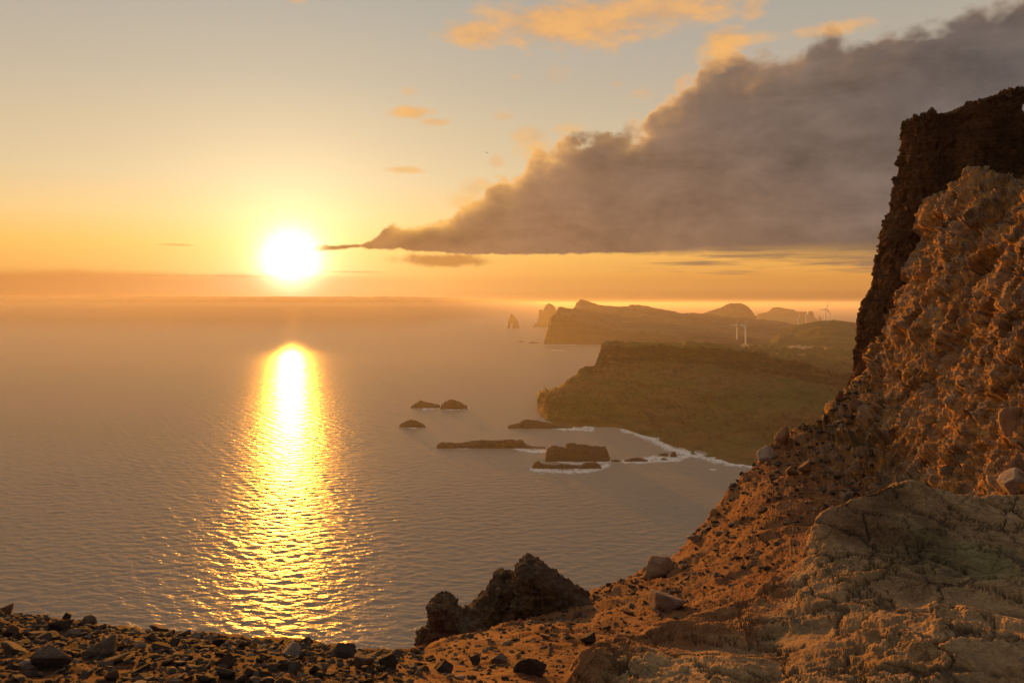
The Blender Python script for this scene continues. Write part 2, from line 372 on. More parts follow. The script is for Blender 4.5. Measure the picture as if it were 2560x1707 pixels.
def water_mat():
    m, t = new_mat('sea_water')
    pos = t.node('ShaderNodeTexCoord').outputs['Object']
    def mp(sx, sy, rot=0.0):
        n = t.node('ShaderNodeMapping'); n.inputs['Scale'].default_value = (sx, sy, 1); n.inputs['Rotation'].default_value = (0, 0, rot); t.l.new(pos, n.inputs[0]); return n.outputs[0]
    a = t.noise(mp(1/16, 1/9, .25), 1.0, 4, .5, .4)
    b = t.noise(mp(1/5.0, 1/3.2, -.2), 1.0, 3, .5, .3)
    c = t.noise(mp(1/1.4, 1/1.0, .5), 1.0, 3, .6)
    gust = t.maprange(t.noise(mp(1/260, 1/420, .3), 1.0, 4, .6), .3, .7, .6, 1.3, 'LINEAR')
    h = t.math('ADD', t.math('MULTIPLY', a, WATER['a']), t.math('ADD', t.math('MULTIPLY', b, WATER['b']), t.math('MULTIPLY', c, WATER['c'])))
    h = t.math('MULTIPLY', h, gust)
    n = t.node('ShaderNodeBump', ins={'Strength': 1.0, 'Distance': 1.0, 'Height': h})
    if 'Filter Width' in n.inputs: n.inputs['Filter Width'].default_value = .15
    bs = t.node('ShaderNodeBsdfPrincipled', ins={'Base Color': col(WATER['base']), 'Roughness': WATER['rough'], 'IOR': 1.333, 'Specular IOR Level': .2})
    t.l.new(n.outputs[0], bs.inputs['Normal'])
    at = t.node('ShaderNodeAttribute', attribute_name='foam').outputs['Fac']
    fn = t.noise(mp(1/4, 1/7), 1.0, 6, .72, .8); fn2 = t.noise(mp(1/40, 1/40), 1.0, 3, .6)
    fm = t.math('ADD', at, t.math('ADD', t.math('MULTIPLY', t.math('SUBTRACT', fn, .5), 2.9), t.math('MULTIPLY', t.math('SUBTRACT', fn2, .5), 1.2)))
    fm = t.math('MULTIPLY', t.maprange(fm, .36, 1.0, 0, .95), t.maprange(at, .02, .2, 0, 1))
    fb = t.node('ShaderNodeBsdfDiffuse', ins={'Color': (.72, .74, .76, 1)})
    up = t.node('ShaderNodeBsdfDiffuse', ins={'Color': (.38, .355, .315, 1)}); t.l.new(n.outputs[0], up.inputs['Normal'])
    mw = t.node('ShaderNodeMixShader'); mw.inputs[0].default_value = .58; t.l.new(bs.outputs[0], mw.inputs[1]); t.l.new(up.outputs[0], mw.inputs[2])
    ms = t.node('ShaderNodeMixShader'); t.l.new(fm, ms.inputs[0]); t.l.new(mw.outputs[0], ms.inputs[1]); t.l.new(fb.outputs[0], ms.inputs[2])
    o = t.node('ShaderNodeOutputMaterial'); t.l.new(ms.outputs[0], o.inputs[0]); return m
WATER = dict(a=1.0, b=.36, c=.10, base=(.10, .082, .066), rough=.27, slope=.072, dir=.28)

FOAM = [  # polylines in the map of the bay, written as photo pixels, with a half width
    ([(1555, 1066), (1567, 1075), (1600, 1085), (1639, 1101), (1671, 1119), (1719, 1133), (1779, 1149), (1840, 1158), (1900, 1166)], 8.0),
    ([(1600, 1152), (1640, 1143), (1680, 1146), (1715, 1141), (1722, 1132)], 7), ([(1560, 1154), (1600, 1156), (1650, 1151), (1700, 1150)], 4),
    ([(1387, 1068), (1410, 1072), (1450, 1066), (1478, 1070)], 4.5), ([(1390, 1070), (1480, 1076)], 3),
    ([(1290, 1121), (1330, 1128), (1370, 1127)], 4), ([(1370, 1148), (1400, 1153), (1440, 1158), (1500, 1156), (1525, 1152)], 4),
    ([(1335, 1174), (1380, 1177), (1430, 1180), (1470, 1176), (1500, 1168), (1515, 1162)], 6.5), ([(1440, 1172), (1470, 1162), (1480, 1158)], 4),
    ([(1095, 1116), (1150, 1120), (1190, 1119)], 2.2), ([(1060, 1022), (1105, 1018), (1120, 1022), (1165, 1020)], 4.5), ([(1010, 1066), (1040, 1071)], 2),
    ([(1525, 1153), (1560, 1154)], 2.5), ([(1361, 861), (1410, 861.5), (1440, 862)], 1.0), ([(1380, 875), (1412, 876)], .8), ([(1777, 1173), (1790, 1174)], 1.5)]
def build_sea():
    pys = np.concatenate([HY + EYE*F/np.array([39000, 30000, 22000, 17000, 14000., 12000, 10500]), np.arange(787.5, 860, 1.2), np.arange(860, 1650, .75), np.arange(1650, 2300, 12.0)])
    pxs = np.concatenate([np.arange(-3000, -120, 60), np.arange(-120, 2240, 2.4), np.arange(2240, 5600, 60)])
    D = EYE*F/(pys-HY); X = (pxs[None]-CX)/F*D[:, None]
    V = np.stack([X, np.repeat(D[:, None], len(pxs), 1), np.zeros_like(X)], 2)
    sp = np.abs(np.gradient(D)); r = np.random.default_rng(21); NW = 72; Zw = np.zeros_like(X); mid = (pxs > -125) & (pxs < 2260)
    for k in range(NW):
        lam = 1.8*(13/1.8)**((k+.5)/NW); th = WATER['dir'] + r.normal(0, .55); am = WATER['slope']*math.sqrt(2/NW)*lam/(2*math.pi)
        fd = smooth(lam/np.maximum(sp, 2.4*D/F), 2.0, 4.2); ok = fd > 0
        if not ok.any(): continue
        ph = (X[np.ix_(ok, mid)]*math.sin(th) + V[np.ix_(ok, mid)][:, :, 1]*math.cos(th))*2*math.pi/lam + r.uniform(0, 6.28)
        sw = np.sin(ph); Zw[np.ix_(ok, mid)] += (am*fd[ok])[:, None]*(sw + .25*(sw*sw-.5))
    gp = fbm(np.stack([X/140, np.repeat(D[:, None], len(pxs), 1)/220, X*0], 2).reshape(-1, 3), 3).reshape(X.shape)
    V[:, :, 2] = Zw*(1+.6*gp)
    foam = np.zeros((len(pys), len(pxs)), np.float32)
    c = (pxs > 900) & (pxs < 1960); r = (pys > 840) & (pys < 1220)
    gx, gy = np.meshgrid(pxs[c], pys[r]); best = np.zeros_like(gx)
    for pts, w in FOAM:
        for (ax, ay), (bx, by) in zip(pts[:-1], pts[1:]):
            dx, dy = (bx-ax), (by-ay)*1.9; L = dx*dx+dy*dy
            s = np.clip(((gx-ax)*dx + (gy-ay)*1.9*dy)/L, 0, 1)
            d = np.hypot(gx-ax-s*dx, (gy-ay)*1.9-s*dy)/(w*2.1)
            best = np.maximum(best, np.exp(-d*d*1.1))
    foam[np.ix_(r, c)] = best
    o = mesh_np('sea', V.reshape(-1, 3), grid_quads(len(pys), len(pxs))[:, ::-1], water_mat(), True, {'foam': foam.ravel()})
    tag(o, kind='structure')

# ------------------------------------------------------------------ foreground hillside
G_PTS = [  # photo pixel, distance: what the ground does, column by column
    (-400, 1470, 14), (-400, 1600, 9.5), (-400, 1760, 7), (0, 1530, 13.5), (0, 1610, 10), (0, 1730, 7.2), (300, 1572, 12.6), (300, 1640, 9.6), (300, 1730, 7.3),
    (600, 1606, 12), (600, 1655, 9.4), (600, 1730, 7.4), (800, 1622, 12.5), (900, 1632, 13), (900, 1668, 10.2), (900, 1730, 7.8), (1060, 1616, 17), (1060, 1665, 12), (1060, 1740, 8.4),
    (1180, 1590, 20), (1180, 1640, 15), (1180, 1735, 9.5), (1300, 1555, 23), (1300, 1615, 16.5), (1300, 1735, 10), (1513, 1478, 29), (1513, 1560, 21), (1513, 1690, 13.5), (1513, 1850, 8),
    (1610, 1432, 32), (1720, 1358, 36), (1720, 1430, 29), (1720, 1530, 21.5), (1720, 1660, 14.5), (1785, 1292, 38), (1900, 1150, 42), (1900, 1235, 36.5), (1900, 1345, 29.5), (1900, 1480, 22), (1900, 1600, 15),
    (1960, 1086, 44), (2068, 1028, 46), (2110, 985, 47), (2110, 1095, 42), (2110, 1205, 36), (2110, 1330, 28), (2110, 1500, 18),
    (2160, 880, 47.6), (2250, 720, 47.6), (2250, 825, 44.8), (2250, 1014, 40.5), (2250, 1188, 37), (2250, 1340, 27), (2250, 1500, 17), (2290, 600, 47.4), (2312, 490, 47.2),
    (2400, 452, 44.5), (2400, 560, 41.2), (2400, 758, 38.8), (2400, 900, 36.7), (2400, 1041, 34.3), (2400, 1256, 30.7), (2400, 1360, 24.4), (2400, 1540, 14.6),
    (2560, 440, 40.5), (2560, 560, 35.2), (2560, 758, 32.5), (2560, 920, 30.9), (2560, 1081, 28.9), (2560, 1327, 25.5), (2560, 1430, 18.9), (2560, 1560, 13.2),
    (2800, 420, 36.0), (2800, 560, 30.0), (2800, 758, 26.7), (2800, 1141, 23.7), (2800, 1433, 20.2), (2800, 1560, 12.0)]
for _px in (-400, 200, 800, 1400, 2000, 2600): G_PTS.append((_px, HY + 3.3*F/3.0, 3.0))
RIDGE_D = [(-700, 14), (0, 13.5), (300, 12.6), (600, 12), (800, 12.5), (900, 13), (980, 15), (1060, 17), (1180, 20), (1300, 23), (1513, 29), (1610, 32), (1720, 36), (1785, 38), (1900, 42), (1960, 44), (2068, 46), (2110, 47), (2250, 47.6), (2312, 47.2), (2400, 44.5), (2560, 40.5), (2800, 36.0), (3300, 35)]
GROUND = {}
def column_surface(pts, ridge, pxs, nrow, d0, drop_k, drop_fn, lam=.0015):
    c = np.array([(p[0]/1000, math.log(p[2])) for p in pts]); v = np.array([(HY-p[1])/F for p in pts])
    ev = tps(c, v, lam)
    ns = 260; cs = np.linspace(pxs[0], pxs[-1], 420)
    rd = curve(ridge, cs)
    # smooth the ridge distance a little
    k = np.ones(7)/7; rd = np.convolve(np.pad(rd, 3, 'edge'), k, 'valid')
    tt = np.linspace(0, 1, ns)
    LD = math.log(d0) + (np.log(rd)-math.log(d0))[None]*tt[:, None]
    q = np.stack([np.repeat(cs[None]/1000, ns, 0), LD], 2).reshape(-1, 2)
    TE = ev(q).reshape(ns, len(cs))
    # rows spread by how long the profile looks
    seg = np.abs(np.diff(TE, axis=0))*F + np.abs(np.diff(LD, axis=0))*160 + 1e-6
    arc = np.concatenate([np.zeros((1, len(cs))), np.cumsum(seg, 0)]); arc /= arc[-1:]
    T2 = np.stack([np.interp(np.linspace(0, 1, nrow), arc[:, j], tt) for j in range(len(cs))], 1)
    k2 = np.ones(15)/15; T2 = np.stack([np.convolve(np.pad(r_, 7, 'edge'), k2, 'valid') for r_ in T2])
    TE2 = np.stack([np.interp(T2[:, j], tt, TE[:, j]) for j in range(len(cs))], 1)
    D2 = np.exp(math.log(d0) + (np.log(rd)-math.log(d0))[None]*T2)
    # to the fine columns
    def up(A): return np.stack([np.interp(pxs, cs, a) for a in A])
    D = up(D2); Z = up(TE2)*D
    kk = np.asarray(drop_k)[:, None]
    Dr = D[-1:]+kk; Zr = Z[-1:] - drop_fn(kk)
    D = np.concatenate([D, Dr]); Z = np.concatenate([Z, Zr])
    X = (pxs[None]-CX)/F*D
    return np.stack([X, D, EYE+Z], 2)
def warp_l(p):
    return np.stack([fbm(p*.4+k*9, 3) for k in range(3)], 1)*.6
def build_ground():
    pxs = np.concatenate([np.arange(-900, -60, 14), np.arange(-60, 1880, 2.6), np.arange(1880, 2640, 1.7), np.arange(2640, 3300, 14)])
    nrow = 620
    ks = np.concatenate([np.linspace(.1, 4, 24), np.geomspace(4.5, 190, 34)])
    V = column_surface(G_PTS, RIDGE_D, pxs, nrow, 2.6, ks, lambda k: 1.35*k*k/(k+1.6))
    V[:, :, 2] = np.maximum(V[:, :, 2], -3)
    n = grid_normals(V); n *= np.sign(n[:, :, 2:3]+1e-9)
    sh = V.shape; p = V.reshape(-1, 3); nn = n.reshape(-1, 3)
    PX = np.repeat(pxs[None], sh[0], 0).ravel(); D = p[:, 1]
    lp = p - np.array([0, 0, EYE])
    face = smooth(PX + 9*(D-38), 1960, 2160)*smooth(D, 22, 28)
    scree = 1-smooth(PX + fbm(lp*.5, 3)*120, 900, 1080)
    slope = np.clip(1-face-scree, 0, 1)
    big = fbm(lp*np.array([.32, .32, .32])+5, 5, .52)
    mid = fbm(lp*1.1+9, 5, .55); fine = fbm(lp*4.5, 4, .55)
    rid = fbm(lp*np.array([.55, .40, .55])+2, 4, .5, ridged=True); gul = fbm(lp*np.array([.25, 1.15, .22])+13 + warp_l(lp), 5, .55, ridged=True)
    warp = np.stack([mid, fine, big], 1)*.35
    v1 = voronoi((lp*np.array([1, 1, .9]))*.95 + warp*1.2); v2 = voronoi(lp*2.3+7 + warp); v3 = voronoi(lp*5.2+3 + warp)
    def cob(v, keep): return np.clip(1-(v[:, 0]/.62)**2, 0, 1)*smooth(v[:, 2], keep, keep+.15)
    c1, c2, c3 = cob(v1, .62), cob(v2, .45), cob(v3, .3)
    fc1 = facets(lp*.7 + warp*.5, 3); fc2 = facets(lp*1.9 + warp*.6, 8)
    g2 = fbm(lp*np.array([.6, 2.6, .6])+5 + warp_l(lp)*1.5, 4, .55, ridged=True); g3 = fbm(lp*np.array([2.2, 6.0, 2.2])+8, 4, .6, ridged=True)
    c1 = cob(v1, .84)
    lg = fbm(lp*np.array([.13, .30, .17])+21, 4, .5, ridged=True); fin2 = fbm(lp*11+4, 3, .6)
    wl = warp_l(lp)*.5; fcA = facets(lp*np.array([.32, .46, .36])+wl, 3); fcB = facets(lp*np.array([.95, 1.25, .95])+wl, 8); fcC = facets(lp*np.array([2.5, 3, 2.5])+wl, 5)
    vk = voronoi(lp*np.array([.32, .46, .36])+wl+3); crk = 1-smooth(vk[:, 1]-vk[:, 0], 0, .06)
    fin3 = fbm(lp*24+4, 2, .6)
    disp = face*(big*.42 + lg*.3 + fcA*.58 + fcB*.30 + fcC*.13 - crk*.16 + gul*.10 + g2*.05 + fine*.12 + fin2*.075 + fin3*.03 + c1*.22 + c2*.15 + c3*.12 - .36)
    vd = -lp/np.linalg.norm(lp, axis=1)[:, None]; gz = np.clip(np.abs((nn*vd).sum(1))/.30, .12, 1)
    disp += slope*(fcA*.04 + fcB*.03 + fcC*.03*gz + big*.5 + rid*.14*gz + gul*.10*gz + mid*.18*gz + fine*.035*gz + fc2*.07*gz + c3*.02*gz)*np.clip(D/22, .3, 1.1)
    disp += scree*(big*.16 + mid*.07 + fine*.025 + c3*.03)
    fadeb = np.ones(sh[0]); fadeb[nrow:] = np.linspace(1, 2.2, sh[0]-nrow)
    disp *= np.repeat(fadeb[:, None], sh[1], 1).ravel()
    p2 = p + nn*disp[:, None]
    GROUND['V'] = p2.reshape(sh); GROUND['pxs'] = pxs; GROUND['nrow'] = nrow
    cobble = np.maximum(np.maximum(c1, c2), c3*.8)*(face + .25*slope)
    idv = np.where(c1 > .1, v1[:, 2], np.where(c2 > .1, v2[:, 2], v3[:, 2]))
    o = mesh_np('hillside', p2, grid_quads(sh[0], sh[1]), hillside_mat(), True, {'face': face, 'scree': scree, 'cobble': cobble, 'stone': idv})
    tag(o, kind='structure')
def hillside_mat():
    m, t = new_mat('volcanic_earth')
    pos = t.node('ShaderNodeTexCoord').outputs['Object']
    A = lambda n: t.node('ShaderNodeAttribute', attribute_name=n).outputs['Fac']
    n1 = t.noise(pos, .5, 5, .6); n2 = t.noise(pos, 2.4, 6, .65); n3 = t.noise(pos, 11, 6, .7)
    red = t.mix(t.maprange(n1, .35, .65), (.25, .105, .042), (.36, .175, .075)); red = t.mix(t.maprange(n2, .5, .7), red, (.16, .075, .035))
    fac = t.mix(t.maprange(n1, .38, .62), (.56, .27, .085), (.62, .34, .12)); fac = t.mix(t.maprange(t.noise(pos, .95, 5, .65), .47, .62, 0, .75), fac, (.12, .065, .032)); fac = t.mix(t.maprange(n2, .5, .7, 0, .8), fac, (.17, .085, .04))  # dark soil tones on the face also paint its patchy shade into the colour
    scr = t.mix(t.maprange(n2, .38, .64), (.075, .04, .026), (.21, .08, .034))
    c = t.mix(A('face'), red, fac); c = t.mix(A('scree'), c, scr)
    st = t.ramp(A('stone'), [(0, (.22, .14, .09)), (.4, (.38, .25, .16)), (.62, (.25, .19, .15)), (.8, (.44, .32, .23)), (1, (.30, .22, .17))], 'CONSTANT')
    st = t.mix(t.maprange(n3, .35, .65, 0, .5), st, t.mix(1.0, st, (.5, .46, .42), 'MULTIPLY'))
    c = t.mix(t.maprange(A('cobble'), .12, .45, 0, .8), c, st)
    c = t.mix(t.maprange(n3, .4, .66, .0, .6), c, t.mix(1.0, c, (.5, .45, .4), 'MULTIPLY'))
    v = t.voro(pos, 9.0).outputs['Distance']
    n5 = t.noise(pos, 38, 4, .65); h = t.math('ADD', t.math('ADD', n2, t.math('MULTIPLY', n3, .7)), t.math('ADD', t.math('MULTIPLY', v, -.4), t.math('MULTIPLY', n5, .35)))
    c = t.mix(t.maprange(n5, .42, .68, 0, .5), c, t.mix(1.0, c, (.45, .4, .36), 'MULTIPLY'))
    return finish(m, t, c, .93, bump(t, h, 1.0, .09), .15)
def ground_at(px, py):
    """the visible ground point under a photo pixel: world position and its distance"""
    V = GROUND['V']; j = int(np.argmin(np.abs(GROUND['pxs']-px))); colv = V[:GROUND['nrow'], j]
    ys = HY - (colv[:, 2]-EYE)/colv[:, 1]*F
    mn = np.minimum.accumulate(ys)
    i = int(np.argmax(mn <= py)) if (mn <= py).any() else len(ys)-1
    return colv[i], colv[i, 1]

# pale bedrock hump in front
M_RIDGE = [(1250, 4.6, 1880), (1330, 5.6, 1790), (1400, 6.5, 1716), (1480, 7.2, 1640), (1540, 7.7, 1604), (1620, 8.2, 1566), (1720, 8.6, 1546), (1800, 9.0, 1536), (1870, 9.3, 1512), (1940, 9.7, 1458), (1985, 10.1, 1412), (2012, 10.3, 1362), (2040, 10.5, 1312), (2085, 10.8, 1272), (2125, 11.0, 1245), (2160, 11.2, 1219), (2200, 11.3, 1203), (2250, 11.5, 1197), (2330, 11.6, 1214), (2390, 11.8, 1240), (2470, 12, 1247), (2560, 12.2, 1244), (2900, 13, 1240)]
def build_bedrock():
    pts = [(a, c_, b) for a, b, c_ in M_RIDGE]
    pts += [(1500, 1707, 6.7), (1650, 1707, 6.6), (1800, 1707, 6.4), (1900, 1640, 7.3), (1900, 1707, 6.5), (2050, 1560, 8.0), (2050, 1707, 6.4), (2200, 1500, 8.3), (2200, 1600, 7.2), (2200, 1707, 6.3), (2400, 1400, 9.4), (2400, 1550, 7.7), (2400, 1707, 6.2), (2560, 1420, 9.4), (2560, 1707, 6.2), (2900, 1500, 8.6), (2900, 1760, 6),
            (2150, 1380, 9.7), (2300, 1330, 10.2), (1750, 1620, 7.6)]
    for px in (1300, 1600, 1900, 2200, 2500, 2900): pts.append((px, HY+3.25*F/3.0, 3.0))
    pxs = np.concatenate([np.arange(1250, 2640, 2.2), np.arange(2640, 2900, 12)])
    nrow = 620; ks = np.concatenate([np.linspace(.02, .6, 26), np.linspace(.65, 3, 20)])
    V = column_surface(pts, [(a, b) for a, b, c_ in M_RIDGE], pxs, nrow, 2.7, ks, lambda k: 1.3*k*k/(k+.8), .0006)
    n = grid_normals(V); n *= np.sign(n[:, :, 2:3]+1e-9); sh = V.shape
    p = V.reshape(-1, 3); nn = n.reshape(-1, 3); lp = p-np.array([0, 0, EYE])
    tilt = lp.copy(); tilt[:, 2] = lp[:, 2] + .35*lp[:, 0] + .22*lp[:, 1]
    big = fbm(lp*.55+3, 4, .5); mid = fbm(lp*1.7+1, 5, .55); fine = fbm(lp*7, 5, .6)
    bed = fbm(tilt*np.array([.8, .8, 5.0]), 5, .55, ridged=True)
    wp = np.stack([mid, big, fine], 1)*.5
    v = voronoi(lp*np.array([1.25, 1.25, 1.6])+wp); v2 = voronoi(lp*3.6+wp*1.3+4)
    crack = smooth(v[:, 1]-v[:, 0], 0, .09); crack2 = smooth(v2[:, 1]-v2[:, 0], 0, .09)
    step = (v[:, 2]-.5)*.05; vf = voronoi(lp*np.array([.8, .8, 1.1])+wp*.6+2); fct = (vf[:, 3:6]*GRAD[(vf[:, 2]*255).astype(int)]).sum(1)*smooth(vf[:, 1]-vf[:, 0], 0, .3)
    zone = smooth(big, -.15, .25); fine2 = fbm(lp*18, 3, .6)
    vd = -lp/np.linalg.norm(lp, axis=1)[:, None]; gz = np.clip(np.abs((nn*vd).sum(1))/.35, .2, 1)
    disp = big*.28 + mid*.08*gz + fine*.03*gz + bed*.012*gz + fct*.22*gz + fine2*.016*gz - (1-crack)*.05 - (1-crack2)*.016*zone
    p2 = p + nn*disp[:, None]
    GROUND['BV'] = p2.reshape(sh)
    rr = np.arange(sh[0])[:, None]; PXb = np.repeat(pxs[None], sh[0], 0)
    rimv = (smooth(rr, nrow-70, nrow+6)*(1-smooth(PXb, 1950, 2080))).ravel()
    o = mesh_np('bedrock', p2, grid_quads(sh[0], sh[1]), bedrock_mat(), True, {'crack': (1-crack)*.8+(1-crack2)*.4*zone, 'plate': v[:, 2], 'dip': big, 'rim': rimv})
    tag(o, kind='structure')
def bedrock_mat():
    m, t = new_mat('pale_tuff')
    pos = t.node('ShaderNodeTexCoord').outputs['Object']
    A = lambda n: t.node('ShaderNodeAttribute', attribute_name=n).outputs['Fac']
    n1 = t.noise(pos, .55, 5, .62); n2 = t.noise(pos, 2.8, 7, .68); n3 = t.noise(pos, 16, 6, .7); n4 = t.noise(pos, 1.1, 4, .6)
    c = t.mix(t.maprange(n1, .36, .62), (.43, .27, .14), (.52, .345, .185))
    c = t.mix(t.maprange(n4, .5, .66, 0, .75), c, (.29, .17, .07))
    c = t.mix(t.maprange(n2, .5, .68, 0, .8), c, (.20, .15, .105))
    gp = t.vmath('DISTANCE', pos, (5.0, 9.6, 0))
    gpn = t.math('ADD', t.vmath('LENGTH', t.vmath('SUBTRACT', pos, (5.35, 9.7, 147.3))), t.math('MULTIPLY', t.math('SUBTRACT', n2, .5), 1.6))
    c = t.mix(t.maprange(gpn, .45, 1.25, .6, 0), c, (.15, .19, .07))
    rpn = t.math('ADD', t.vmath('LENGTH', t.vmath('SUBTRACT', pos, (4.65, 10.4, 147.4))), t.math('MULTIPLY', t.math('SUBTRACT', n2, .5), 1.0))
    c = t.mix(t.maprange(rpn, .15, .75, .6, 0), c, (.42, .17, .095))
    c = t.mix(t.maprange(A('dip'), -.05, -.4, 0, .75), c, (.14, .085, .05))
    c = t.mix(t.maprange(n3, .38, .66, 0, .6), c, t.mix(1.0, c, (.5, .46, .42), 'MULTIPLY'))
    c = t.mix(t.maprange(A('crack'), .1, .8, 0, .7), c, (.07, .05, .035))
    mp = t.node('ShaderNodeMapping'); mp.inputs['Scale'].default_value = (.6, .6, 5); mp.inputs['Rotation'].default_value = (.22, -.32, 0); t.l.new(pos, mp.inputs[0])
    s = t.noise(mp.outputs[0], 2.2, 6, .65, .8)
    h = t.math('ADD', t.math('ADD', n2, t.math('MULTIPLY', n3, .5)), t.math('MULTIPLY', s, .5))
    wv = t.vmath('ADD', pos, t.vmath('SCALE', t.node('ShaderNodeTexNoise', ins={'Scale': 2.0, 'Detail': 5, 'Roughness': .65}).outputs['Color'], scale=.75))
    ck = t.voro(wv, 2.1, 'DISTANCE_TO_EDGE').outputs['Distance']; ck2 = t.voro(wv, 6.5, 'DISTANCE_TO_EDGE').outputs['Distance']
    ckm = t.maprange(n1, .4, .6, .25, 1)
    h = t.math('ADD', h, t.math('MULTIPLY', ckm, t.math('ADD', t.maprange(ck, 0, .035, 0, .4), t.maprange(ck2, 0, .05, 0, .2))))
    n5 = t.noise(pos, 45, 4, .65); h = t.math('ADD', h, t.math('MULTIPLY', n5, .3))
    c = t.mix(t.math('MULTIPLY', ckm, t.maprange(ck, 0, .02, .35, 0)), c, (.06, .04, .025))
    c = t.mix(t.maprange(n5, .42, .68, 0, .45), c, t.mix(1.0, c, (.5, .45, .4), 'MULTIPLY'))
    soil = t.mix(n2, (.22, .095, .04), (.32, .15, .065))
    c = t.mix(t.maprange(t.math('ADD', A('rim'), t.math('MULTIPLY', t.math('SUBTRACT', n2, .5), 1.6)), .35, .7, 0, .9), c, soil)
    return finish(m, t, c, .92, bump(t, h, 1.0, .065), .15)

# ------------------------------------------------------------------ rocks built level by level (crag, pinnacles)
def tower(levels, nseg=260, nlev=200, ex=3.0, noise=(), seed=0.0, top_drop=.25):
    """levels: (z, left x, right x, front y, back y) low to high -> closed rounded block"""
    L = np.asarray(levels, float); tz = np.linspace(L[0, 0], L[-1, 0], nlev)
    f = [np.interp(tz, L[:, 0], L[:, k]) for k in range(1, 5)]
    a = np.linspace(0, 2*math.pi, nseg, endpoint=False)
    ca, sa = np.cos(a), np.sin(a); r = (np.abs(ca)**ex+np.abs(sa)**ex)**(-1/ex)
    cxp, syp = ca*r, sa*r
    cx, hw = (f[0]+f[1])/2, (f[1]-f[0])/2; cy, hd = (f[2]+f[3])/2, (f[3]-f[2])/2
    V = np.stack([cx[:, None]+hw[:, None]*cxp, cy[:, None]+hd[:, None]*syp, np.repeat(tz[:, None], nseg, 1)], 2)
    # cap rings closing on the top centre
    caps = []
    for s in np.linspace(.94, .02, 26):
        ring = V[-1].copy(); ring[:, 0] = cx[-1]+(ring[:, 0]-cx[-1])*s; ring[:, 1] = cy[-1]+(ring[:, 1]-cy[-1])*s
        caps.append(ring)
    V = np.concatenate([V, np.array(caps)]); n = np.zeros_like(V)
    du = np.roll(V, -1, 1)-np.roll(V, 1, 1); dv = np.gradient(V, axis=0); n = np.cross(du, dv); n /= np.linalg.norm(n, axis=2, keepdims=True)+1e-9
    out = V-np.array([cx.mean(), cy.mean(), tz.mean()]); 
    if (n*out).sum(2).mean() < 0: n = -n
    n[nlev:] = (0, 0, 1)
    p = V.reshape(-1, 3); nn = n.reshape(-1, 3); lp = p-np.array([0, 0, EYE])+seed
    d = np.zeros(len(p), np.float32)
    for kind, sc, amp in noise:
        sc = np.asarray(sc)
        if kind == 'f': d += amp*fbm(lp*sc, 5, .55)
        elif kind == 'r': d += amp*fbm(lp*sc, 5, .55, ridged=True)
        elif kind == 'p':
            w = np.stack([fbm(lp*sc*1.2+k*7, 3) for k in range(3)], 1)*.25; d += amp*facets(lp*sc+w)
        elif kind == 'v':
            w = np.stack([fbm(lp*sc*1.3+k*7, 3) for k in range(3)], 1)*.5
            v = voronoi(lp*sc+w); d += amp*(np.clip(1-(v[:, 0]/.8)**2, 0, 1)-.4 + (v[:, 2]-.5)*.8)
    p2 = p+nn*d[:, None]
    return p2, grid_quads(len(V), nseg, True)
def join(parts):
    Vs, Qs, o = [], [], 0
    for V, Q in parts: Vs.append(V); Qs.append(Q+o); o += len(V)
    return np.concatenate(Vs), np.concatenate(Qs)
def lev(D, rows, front, back, Dz=None, Dl=None, Dr=None):
    """rows: (py, left px, right px) top to bottom; Dz, Dl, Dr: distance of the crest, left and right outline"""
    out = []
    for r in sorted(rows, key=lambda r: -r[0]):
        fr = front if not callable(front) else front(r[0]); bk = back if not callable(back) else back(r[0])
        out.append((EYE-(r[0]-HY)/F*(Dz or D), (r[1]-CX)/F*(Dl or D), (r[2]-CX)/F*(Dr or D), fr, bk))
    return out
def build_crag():
    D = 49.5
    rows = [(287, 2254, 2450), (292, 2249, 2500), (330, 2251, 2560), (362, 2247, 2640), (400, 2240, 2660), (436, 2232, 2680), (480, 2224, 2700), (524, 2214, 2700), (560, 2204, 2700), (600, 2189, 2700), (660, 2178, 2700), (720, 2166, 2700), (770, 2148, 2700), (806, 2136, 2700), (820, 2140, 2700), (860, 2139, 2690), (900, 2129, 2680), (930, 2122, 2680), (970, 2112, 2680), (1040, 2090, 2680), (1200, 2060, 2680)]
    NZ = [('f', .25, .2), ('f', (.9, .9, .25), .30), ('p', (.9, .9, .3), .26), ('p', (2.4, 2.4, 1.0), .22), ('r', (3.6, 3.6, 1.8), .12), ('p', (7, 7, 4), .10), ('r', 10, .04), ('f', 18, .03)]
    a = tower(lev(D, rows, lambda py: 47.9-.0016*(py-287), 51.4, 48.5, 50.9, 49), 620, 420, 4.5, NZ, 0.0)
    D2 = 47.6
    rows2 = [(228, 2488, 2535), (233, 2468, 2550), (242, 2434, 2560), (248, 2384, 2562), (254, 2366, 2562), (266, 2360, 2560), (280, 2358, 2556), (292, 2366, 2566), (302, 2362, 2590), (330, 2356, 2640), (380, 2350, 2690), (430, 2345, 2720), (500, 2350, 2740), (600, 2370, 2760)]
    b = tower(lev(D2, rows2, lambda py: 45.4+.0035*max(py-330, 0), 49.6, 46, 49.2, 45.6), 420, 260, 5.0, [('f', .3, .08), ('f', (1, 1, .4), .12), ('p', (1, 1, .6), .16), ('p', (2.6, 2.6, 1.4), .18), ('r', 4.0, .10), ('p', 7, .09), ('f', 16, .03)], 31.0)
    V, Q = join([a, b])
    o = mesh_np('rock_crag', V, Q, rock_mat('dark_lava', (.095, .050, .026), (.17, .085, .038), (.055, .032, .02), 1.3, .09, .5))
    tag(o, 'tall dark jagged lava crag with two blocky summits standing above the orange rubble slope', 'rock crag')
